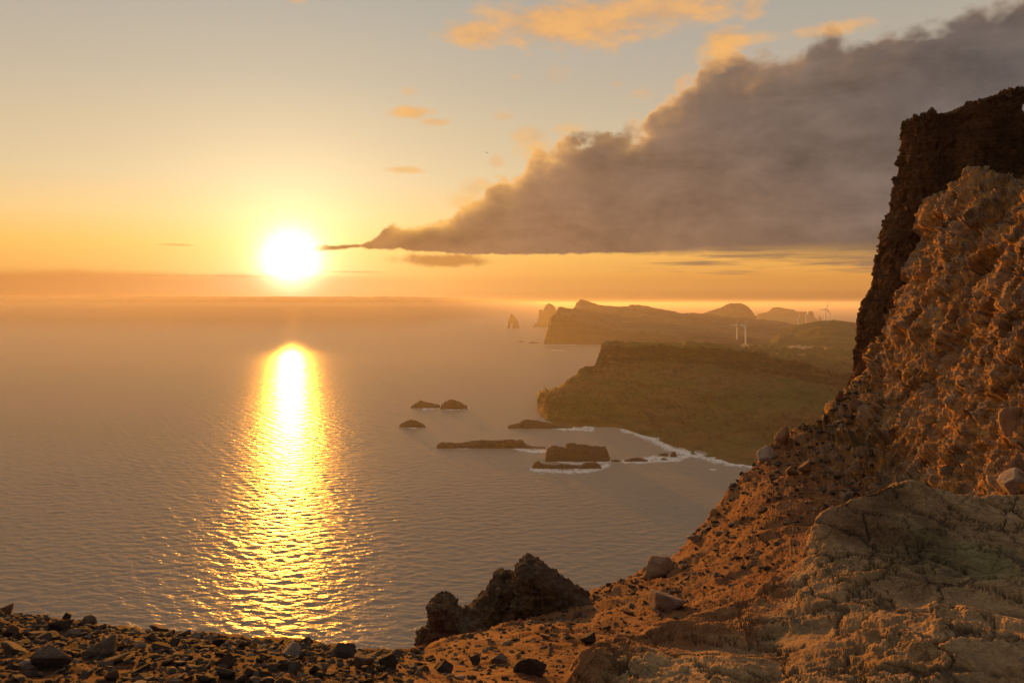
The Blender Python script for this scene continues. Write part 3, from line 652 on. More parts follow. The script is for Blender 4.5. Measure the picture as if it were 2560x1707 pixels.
def build_pinnacles():
    mat = rock_mat('brown_basalt', (.10, .068, .045), (.15, .10, .062), (.065, .046, .034), 1.6, .06, .4, lichen=(.12, .11, .05))
    NZ = [('p', (.7, .7, .5), .15), ('p', 2.0, .08), ('f', 3, .03), ('p', 6, .03), ('r', 4, .06), ('p', 6, .05), ('f', 14, .03)]
    def mk(D, rows, th, seed, label, ex=2.6):
        V, Q = tower(lev(D, rows, D-th, D+th*.8), 240, 190, ex, NZ, seed)
        o = mesh_np('rock_pinnacle', V, Q, mat); tag(o, label, 'rock', 'rock pinnacles on the edge above the sea')
    mk(25, [(1496, 1086, 1116), (1502, 1076, 1124), (1515, 1073, 1136), (1540, 1071, 1160), (1552, 1064, 1195), (1575, 1052, 1220), (1640, 1044, 1250), (1760, 1030, 1260)], 1.0, 3, 'squat dark brown rock horn at the seaward end of the pinnacle ridge')
    mk(27.5, [(1446, 1246, 1276), (1452, 1238, 1290), (1468, 1234, 1306), (1482, 1222, 1334), (1496, 1198, 1344), (1510, 1184, 1354), (1530, 1168, 1372), (1550, 1140, 1390), (1620, 1120, 1400), (1740, 1130, 1400)], 1.3, 11, 'knobbly dark brown rock shoulder between the squat horn and the tall pointed peak')
    mk(27, [(1408, 1308, 1342), (1412, 1303, 1350), (1424, 1297, 1366), (1438, 1292, 1390), (1452, 1290, 1410), (1468, 1288, 1430), (1480, 1280, 1444), (1492, 1270, 1462), (1505, 1260, 1478), (1530, 1248, 1490), (1570, 1220, 1500), (1740, 1200, 1510)], 1.3, 23, 'tallest dark brown pointed rock peak with a long sloping right edge above the red slope')

# ------------------------------------------------------------------ far land
def landform(name, cols, mat, dpx=3.0, rows=(30,)*9, noise=(), sharp=1, attrs=None, zmin=-4.0):
    """cols: (px, [(D, z), ...]) with the same number of knots; linear between them, then broken up by noise"""
    cols = sorted(cols); xs = np.array([c[0] for c in cols], float); K = np.array([c[1] for c in cols], float)
    pxs = np.arange(xs[0], xs[-1]+dpx*.5, dpx)
    Kf = np.stack([[np.interp(pxs, xs, K[:, i, j]) for j in range(2)] for i in range(K.shape[1])])   # knots,2,cols
    Dr, Zr = [], []
    for i in range(K.shape[1]-1):
        n = rows[i]
        for s in np.linspace(0, 1, n, endpoint=(i == K.shape[1]-2)):
            Dr.append(Kf[i, 0]*(1-s)+Kf[i+1, 0]*s); Zr.append(Kf[i, 1]*(1-s)+Kf[i+1, 1]*s)
    D = np.array(Dr); Z = np.array(Zr); X = (pxs[None]-CX)/F*D
    V = np.stack([X, D, Z], 2); n = grid_normals(V); n *= np.sign(n[:, :, 2:3]+1e-9)
    p = V.reshape(-1, 3); nn = n.reshape(-1, 3); d = np.zeros(len(p), np.float32)
    for kind, sc, amp in noise:
        sc = np.asarray(sc)
        q = fbm(p*sc+3.7, 5, .55, ridged=(kind == 'r')); d += amp*(q-q.mean()-(.12 if kind == 'r' else 0))
    damp = np.clip((p[:, 2]+4)/16, .25, 1)
    p2 = p+nn*(d*damp)[:, None]
    at = attrs(p2, np.repeat(pxs[None], D.shape[0], 0).ravel()) if attrs else None
    o = mesh_np(name, p2, grid_quads(D.shape[0], len(pxs)), mat, True, at)
    return o
def zat(py, D): return EYE-(py-HY)/F*D
def shore(py): return EYE*F/(py-HY)
def land_mat(name, grass, grass2, rock, rock2, sc=.01, pale=None, slope=(.55, .8)):
    m, t = new_mat(name)
    pos = t.node('ShaderNodeTexCoord').outputs['Object']
    n1 = t.noise(pos, sc, 6, .6); n2 = t.noise(pos, sc*7, 6, .65); n3 = t.noise(pos, sc*40, 4, .6)
    g = t.mix(t.maprange(n1, .38, .62), grass, grass2); g = t.mix(t.maprange(n2, .45, .7, 0, .6), g, t.mix(1.0, g, (.55, .5, .45), 'MULTIPLY'))
    mp = t.node('ShaderNodeMapping'); mp.inputs['Scale'].default_value = (.25, .25, 9); t.l.new(pos, mp.inputs[0])
    s = t.noise(mp.outputs[0], sc*1.6, 5, .6, .3)
    r = t.mix(t.maprange(s, .4, .62), rock, rock2)
    geo = t.node('ShaderNodeNewGeometry'); sp = t.node('ShaderNodeSeparateXYZ'); t.l.new(geo.outputs['True Normal'], sp.inputs[0])
    k = t.maprange(t.math('ADD', sp.outputs[2], t.math('MULTIPLY', t.math('SUBTRACT', n2, .5), .5)), *slope)
    c = t.mix(k, r, g)
    c = t.mix(t.math('MULTIPLY', t.maprange(s, .50, .60, 0, .55), t.maprange(n1, .3, .6, .4, 1)), c, t.mix(1.0, c, (.32, .30, .28), 'MULTIPLY'))
    c = t.mix(t.maprange(t.noise(pos, sc*2.6, 5, .6), .52, .66, 0, .6), c, t.mix(1.0, c, (.5, .44, .42), 'MULTIPLY'))
    if pale: c = t.mix(t.node('ShaderNodeAttribute', attribute_name='pale').outputs['Fac'], c, pale)
    c = t.mix(t.maprange(n3, .4, .7, 0, .45), c, t.mix(1.0, c, (.5, .5, .48), 'MULTIPLY'))
    h = t.math('ADD', n2, t.math('MULTIPLY', n3, .4))
    return finish(m, t, c, .95, bump(t, h, .9, .035/sc*.5), .1)
def build_far():
    S = shore
    green = land_mat('headland_grass', (.058, .082, .016), (.13, .080, .030), (.046, .030, .018), (.020, .015, .011), .012, (.42, .30, .17))
    def hc(px, shore_py, mids, edge, back):   # shoreline, mid points (py,D), plateau edge (py,D), back (py,D)
        ds = S(shore_py)
        m2 = [(py, d) for py, d in mids]; m2[2] = (m2[2][0], max(m2[2][1], edge[1]-9)) if px > 1495 else m2[2]
        k = [(ds-25, -4), (ds, 1)] + [(d, zat(py, d)) for py, d in m2] + [(edge[1], zat(*edge)), (back[1], zat(*back)), (back[1]+260, -4)]
        return (px, k)
    cols = [
        hc(1341, 1027, [(1022, 1112), (1015, 1118), (1008, 1122)], (1003, 1128), (1003, 1140)),
        hc(1348, 1040, [(1015, 1075), (1000, 1092), (985, 1105)], (979, 1120), (979, 1150)),
        hc(1362, 1050, [(1015, 1050), (990, 1068), (976, 1088)], (970, 1110), (970, 1160)),
        hc(1400, 1064, [(1030, 1010), (1000, 1050), (975, 1090)], (960, 1130), (960, 1190)),
        hc(1440, 1068, [(1040, 990), (1000, 1050), (966, 1120)], (940, 1180), (940, 1230)),
        hc(1452, 1068, [(1040, 985), (1000, 1050), (955, 1140)], (924, 1190), (924, 1250)),
        hc(1494, 1068, [(1040, 980), (990, 1070), (930, 1190)], (899, 1225), (899, 1290)),
        hc(1503, 1067, [(1040, 980), (985, 1080), (905, 1215)], (862, 1232), (860, 1320)),
        hc(1520, 1066, [(1035, 985), (980, 1085), (900, 1205)], (857, 1225), (857, 1330)),
        hc(1560, 1070, [(1035, 990), (970, 1090), (898, 1200)], (858, 1222), (857, 1500)),
        hc(1640, 1100, [(1050, 940), (975, 1060), (896, 1190)], (859, 1215), (858, 1600)),
        hc(1720, 1132, [(1070, 885), (985, 1015), (900, 1170)], (860, 1205), (858, 1650)),
        hc(1800, 1153, [(1085, 850), (995, 980), (910, 1140)], (866, 1190), (861, 1750)),
        hc(1850, 1159, [(1090, 845), (1000, 965), (918, 1115)], (874, 1180), (862, 1850)),
        hc(1920, 1168, [(1100, 830), (1010, 945), (930, 1085)], (888, 1150), (858, 1950)),
        hc(1985, 1178, [(1110, 815), (1020, 930), (945, 1050)], (903, 1110), (852, 2000)),
        hc(2060, 1188, [(1115, 810), (1030, 920), (960, 1030)], (918, 1090), (850, 2000)),
        hc(2160, 1200, [(1120, 805), (1040, 910), (970, 1015)], (935, 1070), (850, 2000)),
        hc(2500, 1240, [(1140, 780), (1060, 880), (1000, 980)], (960, 1060), (850, 2000))]
    def pale(p, PX):
        px = CX+p[:, 0]/p[:, 1]*F; py = HY-(p[:, 2]-EYE)/p[:, 1]*F; D = p[:, 1]
        nz = fbm(p*.02, 3)
        out = np.zeros(len(p))
        for cx, cd, wx, wd in ((1862, 1560, 22, 140), (1985, 1560, 60, 35), (2030, 1600, 40, 30), (1985, 1405, 34, 22), (2000, 1330, 14, 26), (1985, 1290, 22, 18)):
            q = np.hypot((px-cx)/wx, (D-cd)/wd)+nz*.5; out = np.maximum(out, 1-smooth(q, .75, 1.05))
        return {'pale': out}
    o = landform('headland', cols, green, 2.2, (3, 40, 60, 70, 40, 110, 8), [('r', (.022, .006, .008), 13), ('r', (.011, .009, .016), 8), ('f', (.004, .004, .01), 7), ('r', (.03, .02, .05), 4.0), ('f', .09, .9)], attrs=pale)
    tag(o, kind='structure')
    hillm = land_mat('hill_grass', (.085, .092, .026), (.13, .10, .04), (.085, .06, .038), (.05, .038, .025), .014, None, (.35, .6))
    def hk(px, top, D, foot):
        return (px, [(foot, zat(870, foot)-12), (D-260, zat(top+ (30 if top < 830 else 14), D-260)), (D-70, zat(top+6, D-70)), (D, zat(top, D)), (D+240, 0)])
    o = landform('grassy_hill', [hk(*a) for a in ((1915, 862, 2080, 1700), (1925, 846, 2090, 1690), (1948, 831, 2110, 1680), (1985, 817, 2150, 1640), (2012, 811, 2150, 1620), (2050, 803, 2150, 1600), (2085, 800, 2150, 1580), (2130, 804, 2150, 1560), (2200, 815, 2150, 1540), (2400, 830, 2150, 1500))], hillm, 2.0, (50, 40, 20, 20), [('f', (.008, .008, .01), 7), ('r', .02, 3.5), ('f', .05, 1.2)])
    tag(o, kind='structure')
    farm = land_mat('far_hills', (.13, .09, .055), (.16, .115, .07), (.10, .065, .045), (.075, .05, .037), .006, None, (.6, .9))
    def fk(px, top, D, shore_d, cl=.35, front_py=None):
        z = zat(top, D); k = [(shore_d-20, -4), (shore_d+15, max(z*cl, 0)), ((shore_d*.55+D*.45), z*(.55+.45*cl)), (D-60, z*.95), (D, z), (D+350, -4)]
        return (px, k)
    o = landform('far_peninsula', [fk(*a) for a in ((1360, 860, 2960, 2920, .1), (1362, 838, 2990, 2920, .8), (1368, 815, 3020, 2920, .85), (1376, 795, 3040, 2925, .85), (1387, 777, 3060, 2930, .86), (1394, 764, 3080, 2930, .84), (1420, 768, 3150, 2930, .72), (1450, 773, 3250, 2930, .62), (1500, 778, 3350, 2925, .55), (1560, 781, 3450, 2900, .45), (1640, 784, 3500, 2850, .4), (1710, 787, 3550, 2800, .38), (1760, 789, 3600, 2800, .36), (1850, 792, 3600, 2800, .35), (1900, 797, 3500, 2800, .33), (1985, 808, 3300, 2750, .3), (2100, 822, 3100, 2700, .3), (2300, 850, 3000, 2700, .3))], farm, 1.8, (3, 24, 34, 24, 14), [('r', (.005, .005, .009), 16), ('f', (.012, .012, .03), 8), ('f', .04, 3)])
    tag(o, kind='structure')
    hazy = land_mat('ridge_rock', (.13, .09, .055), (.15, .105, .065), (.10, .065, .045), (.08, .053, .04), .005, None, (.6, .9))
    def rk(pts, D, w): return [(px, [(D-w, -4), (D-w*.45, zat(py, D)*.55), (D-w*.08, zat(py, D)*.96), (D, zat(py, D)), (D+w*.7, -4)]) for px, py in pts]
    for nm, pts, D, w in (
        ('far_ridge', [(1400, 800), (1425, 778), (1436, 767), (1442, 755), (1451, 747.5), (1458, 749), (1472, 755), (1500, 761), (1519, 764), (1545, 765), (1570, 766.5), (1573, 762), (1580, 759.5), (1588, 761), (1595, 760), (1612, 764), (1625, 767), (1646, 770), (1670, 774), (1690, 779), (1710, 782), (1740, 782), (1775, 784), (1850, 795), (1960, 812)], 3900, 480),
        ('far_hill', [(1730, 800), (1757, 784), (1780, 776), (1800, 768), (1815, 761), (1829, 757), (1834, 759), (1845, 755.5), (1852, 756), (1867, 764), (1877, 775), (1885, 786), (1890, 792), (1898, 810)], 4700, 420),
        ('far_island', [(1875, 806), (1890, 790), (1897, 784), (1915, 780), (1926, 775), (1931, 770.5), (1937, 769), (1946, 767.5), (1953, 769), (1968, 772), (1983, 773.5), (1993, 778), (2010, 779), (2022, 778.5), (2031, 780), (2034, 787), (2036, 793), (2046, 800)], 6200, 420)):
        o = landform(nm, rk(pts, D, w), hazy, 1.2, (26, 26, 12, 14), [('r', (.005, .005, .008), 14), ('f', .012, 7), ('f', .035, 3)]); tag(o, kind='structure')

def islet(name, pts, base_py, label, cat='sea rock', group=None, depth=.45, amp=1.0, D=None, mat=None):
    D = D or shore(base_py); xs = [p[0] for p in pts]; wid = (max(xs)-min(xs))/F*D; T = max(wid*depth, 5)
    T = min(T, 45)
    cols = []
    for px, py in pts:
        z = max(zat(py, D+T*.5), .4)
        cols.append((px, [(D-T*.04, -3), (D+T*.10, z*.62), (D+T*.34, z*.97), (D+T*.6, z), (D+T, -3)]))
    cols = [(pts[0][0]-2, [(k[0], -3) for k in cols[0][1]])] + cols + [(pts[-1][0]+2, [(k[0], -3) for k in cols[-1][1]])]
    o = landform(name, cols, mat or ROCKM['sea'], max((max(xs)-min(xs))/160, .25), (14, 12, 10, 16), [('f', .10, 2.2*amp), ('r', .25, 1.9*amp), ('r', .7, .9*amp), ('f', 1.5, .4*amp)])
    tag(o, label, cat, group); return o
ROCKM = {}
def build_islets():
    ROCKM['sea'] = rock_mat('wet_basalt', (.05, .036, .028), (.075, .05, .036), (.035, .027, .023), .12, .5, .4, rough=.75)
    c2 = lambda l: [(980+.3997*x, 960+.3997*y) for x, y in l]
    g = 'black rocks breaking the sea off the headland'
    islet('sea_rock', c2([(118,138),(150,118),(180,102),(220,115),(260,122),(300,130)]), 960+.3997*150, 'low pointed dark sea rock, left of the farthest pair in the bay', group=g)
    islet('sea_rock', c2([(306,130),(330,108),(360,98),(400,100),(430,115),(470,137)]), 960+.3997*157, 'humped dark sea rock, right of the farthest pair with white surf at its left foot', group=g)
    islet('sea_rock', c2([(48,254),(90,230),(130,222),(160,232),(190,245),(210,262)]), 960+.3997*271, 'small lone dark sea rock nearest the glitter of the sun, with a sloping left side', group=g)
    islet('sea_rock', c2([(725,260),(745,252),(790,245),(820,225),(850,220),(920,228),(980,240),(1060,255),(1130,274)]), 960+.3997*278, 'dark low sea rock lying against the foot of the headland cliff', group=g, depth=.25)
    islet('sea_rock', c2([(280,378),(310,362),(340,362),(400,370),(470,362),(500,357),(540,352),(570,345),(620,352),(680,350),(750,346),(815,350),(830,372),(880,395),(960,414)]), 960+.3997*402, 'longest thin dark reef lying in the open water of the bay', group=g, depth=.14)
    islet('sea_rock', c2([(960,440),(965,412),(1000,382),(1040,390),(1085,400),(1092,375),(1150,370),(1200,378),(1260,388),(1335,388),(1350,430),(1365,470)]), 960+.3997*484, 'big flat-topped blocky sea rock, the largest and highest in the bay', group=g, depth=.42)
    islet('sea_rock', c2([(875,515),(895,485),(915,482),(940,500),(1000,505),(1060,500),(1130,508),(1180,510),(1220,488),(1260,486),(1295,500),(1310,520)]), 960+.3997*529, 'low two-humped dark reef washed by foam in front of the big flat-topped rock', group=g, depth=.16)
    islet('sea_rock', c2([(1370,478),(1400,470),(1435,482)]), 960+.3997*487, 'tiny dark tail of rock trailing off the right side of the flat-topped rock', group=g, amp=.5)
    islet('sea_rock', c2([(1450,477),(1500,462),(1540,458),(1570,465),(1600,478)]), 960+.3997*484, 'small low dark rock midway between the flat-topped rock and the surf line', group=g, amp=.6)
    islet('sea_rock', c2([(1665,447),(1690,432),(1720,430),(1728,440)]), 960+.3997*449, 'little dark rock in the white surf, leftmost by the beach', group=g, amp=.5)
    islet('sea_rock', c2([(1678,470),(1700,460),(1722,472)]), 960+.3997*475, 'little flat dark rock at the lower edge of the white surf by the beach', group=g, amp=.5)
    islet('sea_rock', c2([(1742,440),(1758,422),(1772,421),(1782,450)]), 960+.3997*456, 'little upright dark rock in the white surf closest to the beach', group=g, amp=.5)
    islet('sea_rock', [(1297, 854), (1303, 851.5), (1310, 854)], 855, 'tiny dark rock far out between the arch rock and the far peninsula', group=g)
    islet('sea_rock', [(1321, 857), (1330, 854.5), (1340, 855), (1347, 857)], 858, 'tiny flat dark reef far out just off the far peninsula cliff', group=g)
    m = rock_mat('stack_rock', (.11, .075, .05), (.14, .095, .06), (.08, .055, .04), .03, 2.0, .4)
    # the pierced stack: two legs and a pointed body in one rock
    D = 4817.0
    W = lambda px: (px-CX)/F*D
    body = tower([(zat(809, D), W(1270), W(1296.5), D-16, D+16), (zat(805, D), W(1270), W(1295.5), D-16, D+16), (zat(800, D), W(1271), W(1293), D-14, D+14), (zat(795, D), W(1272.5), W(1289), D-11, D+11), (zat(790, D), W(1274.5), W(1285), D-8, D+8), (zat(784.5, D), W(1277.5), W(1280), D-4, D+4)], 60, 40, 2.4, [('f', .03, 5), ('f', .1, 2)])
    l1 = tower([(-3, W(1268), W(1275.5), D-15, D+15), (zat(807, D), W(1270), W(1276), D-14, D+14)], 40, 16, 2.4, [('f', .06, 2)])
    l2 = tower([(-3, W(1280), W(1299), D-18, D+18), (zat(812, D), W(1281.5), W(1297), D-16, D+16), (zat(806, D), W(1281), W(1296), D-15, D+15)], 40, 16, 2.4, [('f', .06, 3)])
    V, Q = join([body, l1, l2]); o = mesh_np('arch_rock', V, Q, m); tag(o, 'pointed sea stack pierced by an arch, standing alone far out on the water', 'sea stack')
    g2 = 'stacks off the far peninsula'
    islet('sea_stack', [(1331, 816), (1342, 806), (1347, 795), (1347.5, 776), (1352, 774), (1358, 776), (1362, 768), (1367, 760), (1372, 758), (1378, 760), (1385, 764), (1389, 772), (1394, 786), (1402, 812)], 817, 'tall hazy twin-peaked rock stack standing off the end of the far peninsula', 'sea stack', None, .5, 5, mat=m)
    islet('sea_stack', [(2047, 796), (2049, 789), (2051, 789.5), (2053, 796)], 797, 'thin far needle of rock just right of the flat far island', 'sea stack', None, .5, 1.5, D=6300, mat=m)

# ------------------------------------------------------------------ wind turbines
def lathe(prof, axis='Z', seg=16):
    a = np.linspace(0, 2*math.pi, seg, endpoint=False); V = []
    for r, z in prof: V += [(r*math.cos(t_), r*math.sin(t_), z) for t_ in a]
    V = np.array(V)
    if axis == 'Y': V = V[:, [0, 2, 1]]
    return V, grid_quads(len(prof), seg, True)
def build_turbines():
    m, t = new_mat('white_paint'); finish(m, t, (.80, .80, .79), .45, None, .4)
    def root(name, loc, rz, label):
        o = bpy.data.objects.new(name, None); COL.objects.link(o); o.location = loc; o.rotation_euler = (0, 0, rz)
        return tag(o, label, 'wind turbine', 'wind turbines on the headland')
    # parts in unit size: hub height 1, blade .52
    meshes = {}
    def part(nm, V, Q): o = mesh_np(nm, V, Q, m); meshes[nm] = o; return o
    V, Q = lathe([(.0005, 0), (.044, 0), (.044, .015), (.040, .02), (.030, .97), (.030, 1.0), (.0005, 1.0)]); tower_o = part('tower', V, Q)
    V, Q = lathe([(.0005, -.09), (.02, -.088), (.026, -.07), (.028, -.02), (.028, .08), (.02, .105), (.0005, .108)], 'Y'); V[:, 2] += 1.018; nac = part('nacelle', V, Q)
    V, Q = lathe([(.0005, -.15), (.012, -.145), (.02, -.125), (.022, -.095), (.0005, -.094)], 'Y'); V[:, 2] += 1.018; hub = part('hub', V, Q)
    def blade_mesh():
        rows = []; L = .52
        for s, ch, th in ((0, .016, .014), (.05, .018, .014), (.16, .040, .011), (.4, .030, .007), (.75, .018, .004), (.97, .008, .002), (1.0, .002, .001)):
            a = np.linspace(0, 2*math.pi, 12, endpoint=False); tw = .5*(1-s)
            x = np.cos(a)*ch/1.0; y = np.sin(a)*th
            rows.append(np.stack([x*math.cos(tw)-y*math.sin(tw), x*math.sin(tw)+y*math.cos(tw), np.full(12, .012+s*L)], 1))
        return np.concatenate(rows), grid_quads(7, 12, True)
    Vb, Qb = blade_mesh(); bl = part('blade', Vb, Qb)
    spec = [(1842.5, 848, 1780, 813.5, -.9, 28, 'left of the two white wind turbines standing in front of the far peninsula'),
            (1864, 860, 1640, 815.5, -.8, 40, 'taller white wind turbine above the bare pale patch at the plateau edge'),
            (1996, 815, 2170, 794.5, .9, 0, 'short white wind turbine tower on the left shoulder of the grassy hill'),
            (2015.5, 813, 2330, 786.5, 1.2, 15, 'thin white wind turbine seen against the far flat island'),
            (2063.5, 806, 2240, 773, .25, 20, 'white wind turbine with three spread blades standing on the crest of the grassy hill')]
    first = True
    for px, bpy_, D, hpy, yaw, rot, label in spec:
        loc = P(px, bpy_, D); h = (bpy_-hpy)/F*D
        loc.z -= .15*h if px > 1990 else 0; h *= 1.15 if px > 1990 else 1.0
        r = root('wind_turbine', loc, yaw, label); r.scale = (h, h, h)
        for src in (tower_o, nac, hub):
            o = src if first else src.copy()
            if not first: COL.objects.link(o)
            o.parent = r
        for k in range(3):
            o = bl if (first and k == 0) else bl.copy()
            if not (first and k == 0): COL.objects.link(o)
            o.parent = r; o.location = (0, -.118, 1.018); o.rotation_euler = (0, R(rot+120*k), 0)
        first = False
def build_bird():
    D = 120.0; c = P(1217, 382, D); s = .95
    me = bpy.data.meshes.new('bird')
    pts = [(0, 0, 0), (0, .22, .0), (0, .34, .02), (0, -.22, 0), (0, -.40, .01), (-.22, .05, .10), (-.52, -.05, .04), (-.72, -.16, -.04), (.22, .05, .10), (.52, -.05, .04), (.72, -.16, -.04)]
    me.from_pydata([tuple(v*s*.5 for v in p) for p in pts], [(0, 1), (1, 2), (0, 3), (3, 4), (0, 5), (5, 6), (6, 7), (0, 8), (8, 9), (9, 10)], [])
    o = bpy.data.objects.new('bird', me); COL.objects.link(o); o.location = c; o.rotation_euler = (0, R(12), R(35))
    md = o.modifiers.new('skin', 'SKIN'); rad = [(.09, .09), (.065, .065), (.02, .02), (.06, .05), (.05, .012), (.07, .03), (.05, .02), (.012, .008), (.07, .03), (.05, .02), (.012, .008)]
    for v, r in zip(me.skin_vertices[0].data, rad): v.radius = (r[0]*s*.5, r[1]*s*.5)
    o.modifiers.new('sub', 'SUBSURF').render_levels = 2
    m, t = new_mat('dark_feathers'); finish(m, t, (.05, .045, .04), .8); me.materials.append(m)
    tag(o, 'small dark bird gliding in the open sky above the cloud bank edge', 'bird')

# ------------------------------------------------------------------ loose stones
def ico(sub):
    import bmesh
    bm = bmesh.new(); bmesh.ops.create_icosphere(bm, subdivisions=sub, radius=1.0)
    V = np.array([v.co[:] for v in bm.verts]); T = np.array([[v.index for v in f.verts] for f in bm.faces]); bm.free(); return V, T
def stone_shape(sub, seed, planes=11, sharp=.55, rough=.05):
    V, T = ico(sub); r = np.random.default_rng(seed)
    N = r.normal(size=(planes, 3)); N /= np.linalg.norm(N, axis=1)[:, None]; d = r.uniform(sharp, .92, planes)
    dots = V @ N.T; rad = np.where(dots > .05, d[None]/np.maximum(dots, .05), 9).min(1); rad = np.minimum(rad, 1.3)
    P2 = V*rad[:, None]
    if sub > 2: P2 = P2*(1+rough*(fbm(P2*1.8+seed, 4)+.5*fbm(P2*6+seed, 3)))[:, None]
    lo, hi = P2.min(0), P2.max(0); P2 = (P2-(lo+hi)/2)/((hi-lo)/2)
    return P2, T
def stone_mat(name, cols, lichen=False):
    m, t = new_mat(name); pos = t.node('ShaderNodeTexCoord').outputs['Object']
    oi = t.node('ShaderNodeObjectInfo').outputs['Random']
    c = t.ramp(oi, [(i/len(cols), k) for i, k in enumerate(cols)], 'CONSTANT')
    n2 = t.noise(pos, 2.2, 6, .65); n3 = t.noise(pos, 9, 5, .7)
    c = t.mix(t.maprange(n2, .42, .66, 0, .75), c, t.mix(1.0, c, (.55, .48, .42), 'MULTIPLY'))
    c = t.mix(t.maprange(n3, .55, .72, 0, .4), c, t.mix(1.0, c, (1.7, 1.65, 1.6), 'MULTIPLY'))
    return finish(m, t, c, .88, bump(t, t.math('ADD', n2, t.math('MULTIPLY', n3, .5)), .8, .12), .2)
def build_stones():
    dark = stone_mat('scree_stone', [(.06, .040, .029), (.085, .054, .037), (.042, .030, .024), (.11, .075, .053), (.085, .044, .027), (.17, .125, .095), (.055, .040, .031)])
    grey = stone_mat('grey_stone', [(.20, .145, .11)]); pale = stone_mat('pale_stone', [(.36, .29, .24)]); dk = stone_mat('dark_stone', [(.07, .05, .04)]); brn = stone_mat('brown_stone', [(.24, .14, .085)])
    red = stone_mat('slope_stone', [(.20, .12, .075), (.28, .18, .12), (.13, .08, .055), (.33, .25, .19), (.10, .065, .048)])
    protos = [mesh_np('stone', *stone_shape(4, 100+k, 7+k % 5, .36+.03*(k % 6), .08), None).data for k in range(14)]
    for me in list(protos):
        for o in [o for o in bpy.data.objects if o.data == me]: bpy.data.objects.remove(o)
    def place(px, py, w, h, mat, label, cat='stone', group=None, name='stone', k=None, dep=.8, roll=None, sink=.3, D=None):
        if D is None: g, D = ground_at(px, py + h*.35)
        else: g = np.array(P(px, py+h*.35, D))
        W, H = w/F*D/2, h/F*D/2
        me = protos[k if k is not None else int(rng.integers(len(protos)))]
        o = bpy.data.objects.new(name, me); COL.objects.link(o)
        if len(me.materials) == 0: me.materials.append(dark)
        o.material_slots[0].link = 'OBJECT'; o.material_slots[0].material = mat
        o.scale = (W, (W*dep+H*.2), H); o.rotation_euler = (rng.uniform(-.2, .2), roll if roll is not None else rng.uniform(-.25, .25), rng.uniform(-.4, .4))
        o.location = (g[0], g[1], g[2] + H*(1-2*sink)); tag(o, label, cat, group); return o
    big = [
        (133, 1637, 96, 64, grey, 0, 'large rounded grey boulder half sunk in the scree near the left edge'),
        (248, 1622, 84, 56, grey, 3, 'large grey streaked boulder right of the rounded grey boulder'),
        (285, 1648, 84, 20, brn, 5, 'flat brown slab leaning at the foot of the streaked grey boulder'),
        (140, 1562, 78, 40, dk, 7, 'dark brown slab on the rim of the scree at upper left'),
        (115, 1593, 74, 26, dk, 1, 'long dark slab lying just above the large rounded grey boulder'),
        (217, 1541, 42, 32, grey, 8, 'upright greyish block standing on the scree rim at the left'),
        (166, 1533, 20, 24, dk, 4, 'small pointed dark stone on the rim left of the upright greyish block'),
        (395, 1574, 44, 24, grey, 6, 'squat grey block alone on the scree rim below the open water'),
        (727, 1628, 54, 42, pale, 2, 'pale grey round boulder, the lightest on the scree'),
        (765, 1590, 36, 20, dk, 9, 'flat-topped dark block perched on the rim above the pale round boulder'),
        (907, 1650, 52, 44, grey, 10, 'rounded grey boulder low on the right part of the scree'),
        (970, 1658, 44, 52, dk, 11, 'dark upright stone just right of the rounded grey boulder'),
        (856, 1632, 66, 40, dk, 12, 'broad dark boulder on the scree rim left of the rounded grey boulder'),
        (991, 1630, 28, 17, pale, 13, 'small pale egg-shaped stone on the rim close to the rock horn'),
        (10, 1522, 38, 28, brn, 3, 'brown pointed stone at the very left edge of the scree rim'),
        (210, 1684, 32, 26, grey, 2, 'small grey stone below the large boulders near the bottom edge'),
        (561, 1683, 54, 26, dk, 5, 'low dark stone at the bottom edge midway along the scree'),
        (500, 1620, 40, 20, dk, 8, 'flat dark stone lying in the middle of the scree'),
        (280, 1690, 32, 30, brn, 9, 'small brown angular stone at the bottom edge under the streaked boulder'),
        (60, 1660, 42, 24, pale, 4, 'small pale rounded stone left of the large rounded grey boulder'),
        (30, 1621, 62, 40, grey, 6, 'flat grey boulder cut by the left edge of the picture'),
        (1670, 1502, 96, 52, stone_mat('pinkish_stone', [(.26, .18, .15)]), 10, 'large rounded pinkish grey boulder sitting alone on the red slope'),
        (1468, 1599, 44, 32, dk, 3, 'dark wedge-shaped stone on the open red slope'),
        (1323, 1662, 80, 58, dk, 7, 'big dark angular block at the bottom of the red slope'),
        (1248, 1646, 48, 28, grey, 1, 'greyish lump left of the big dark block on the red slope'),
        (1150, 1693, 34, 13, pale, 5, 'thin pale slab near the bottom edge of the red slope'),
        (1187, 1648, 27, 27, dk, 11, 'small dark spiky stone on the left of the red slope'),
        (1112, 1670, 42, 30, dk, 12, 'dark stone where the red slope meets the scree'),
        (1650, 1412, 104, 66, brn, 9, 'brown eroded block standing on the edge of the red slope'),
        (1741, 1346, 46, 22, pale, 6, 'pale grey slab jutting from the edge above the brown eroded block'),
        (1961, 1092, 32, 52, brn, 8, 'upright brown block standing on the skyline of the orange slope'),
        (1918, 1136, 42, 48, pale, 2, 'pale broad block on the skyline just below the upright brown block'),
        (1984, 1176, 32, 26, brn, 0, 'brown rounded block below the skyline, left of a matching angular one'),
        (2012, 1174, 34, 30, brn, 3, 'brown angular block below the skyline, right of a rounded one'),
        (2148, 1010, 30, 38, brn, 4, 'orange brown block at the foot of the dark crag'),
        (2099, 993, 22, 30, brn, 13, 'small brown block right at the lower left corner of the dark crag'),
        (2542, 1200, 76, 66, pale, 1, 'big pale pinkish block at the right edge, just above the grey bedrock'),
        (2540, 1070, 60, 90, stone_mat('ochre_stone', [(.34, .23, .15)]), 10, 'tall ochre block bulging from the cliff at the right edge')]
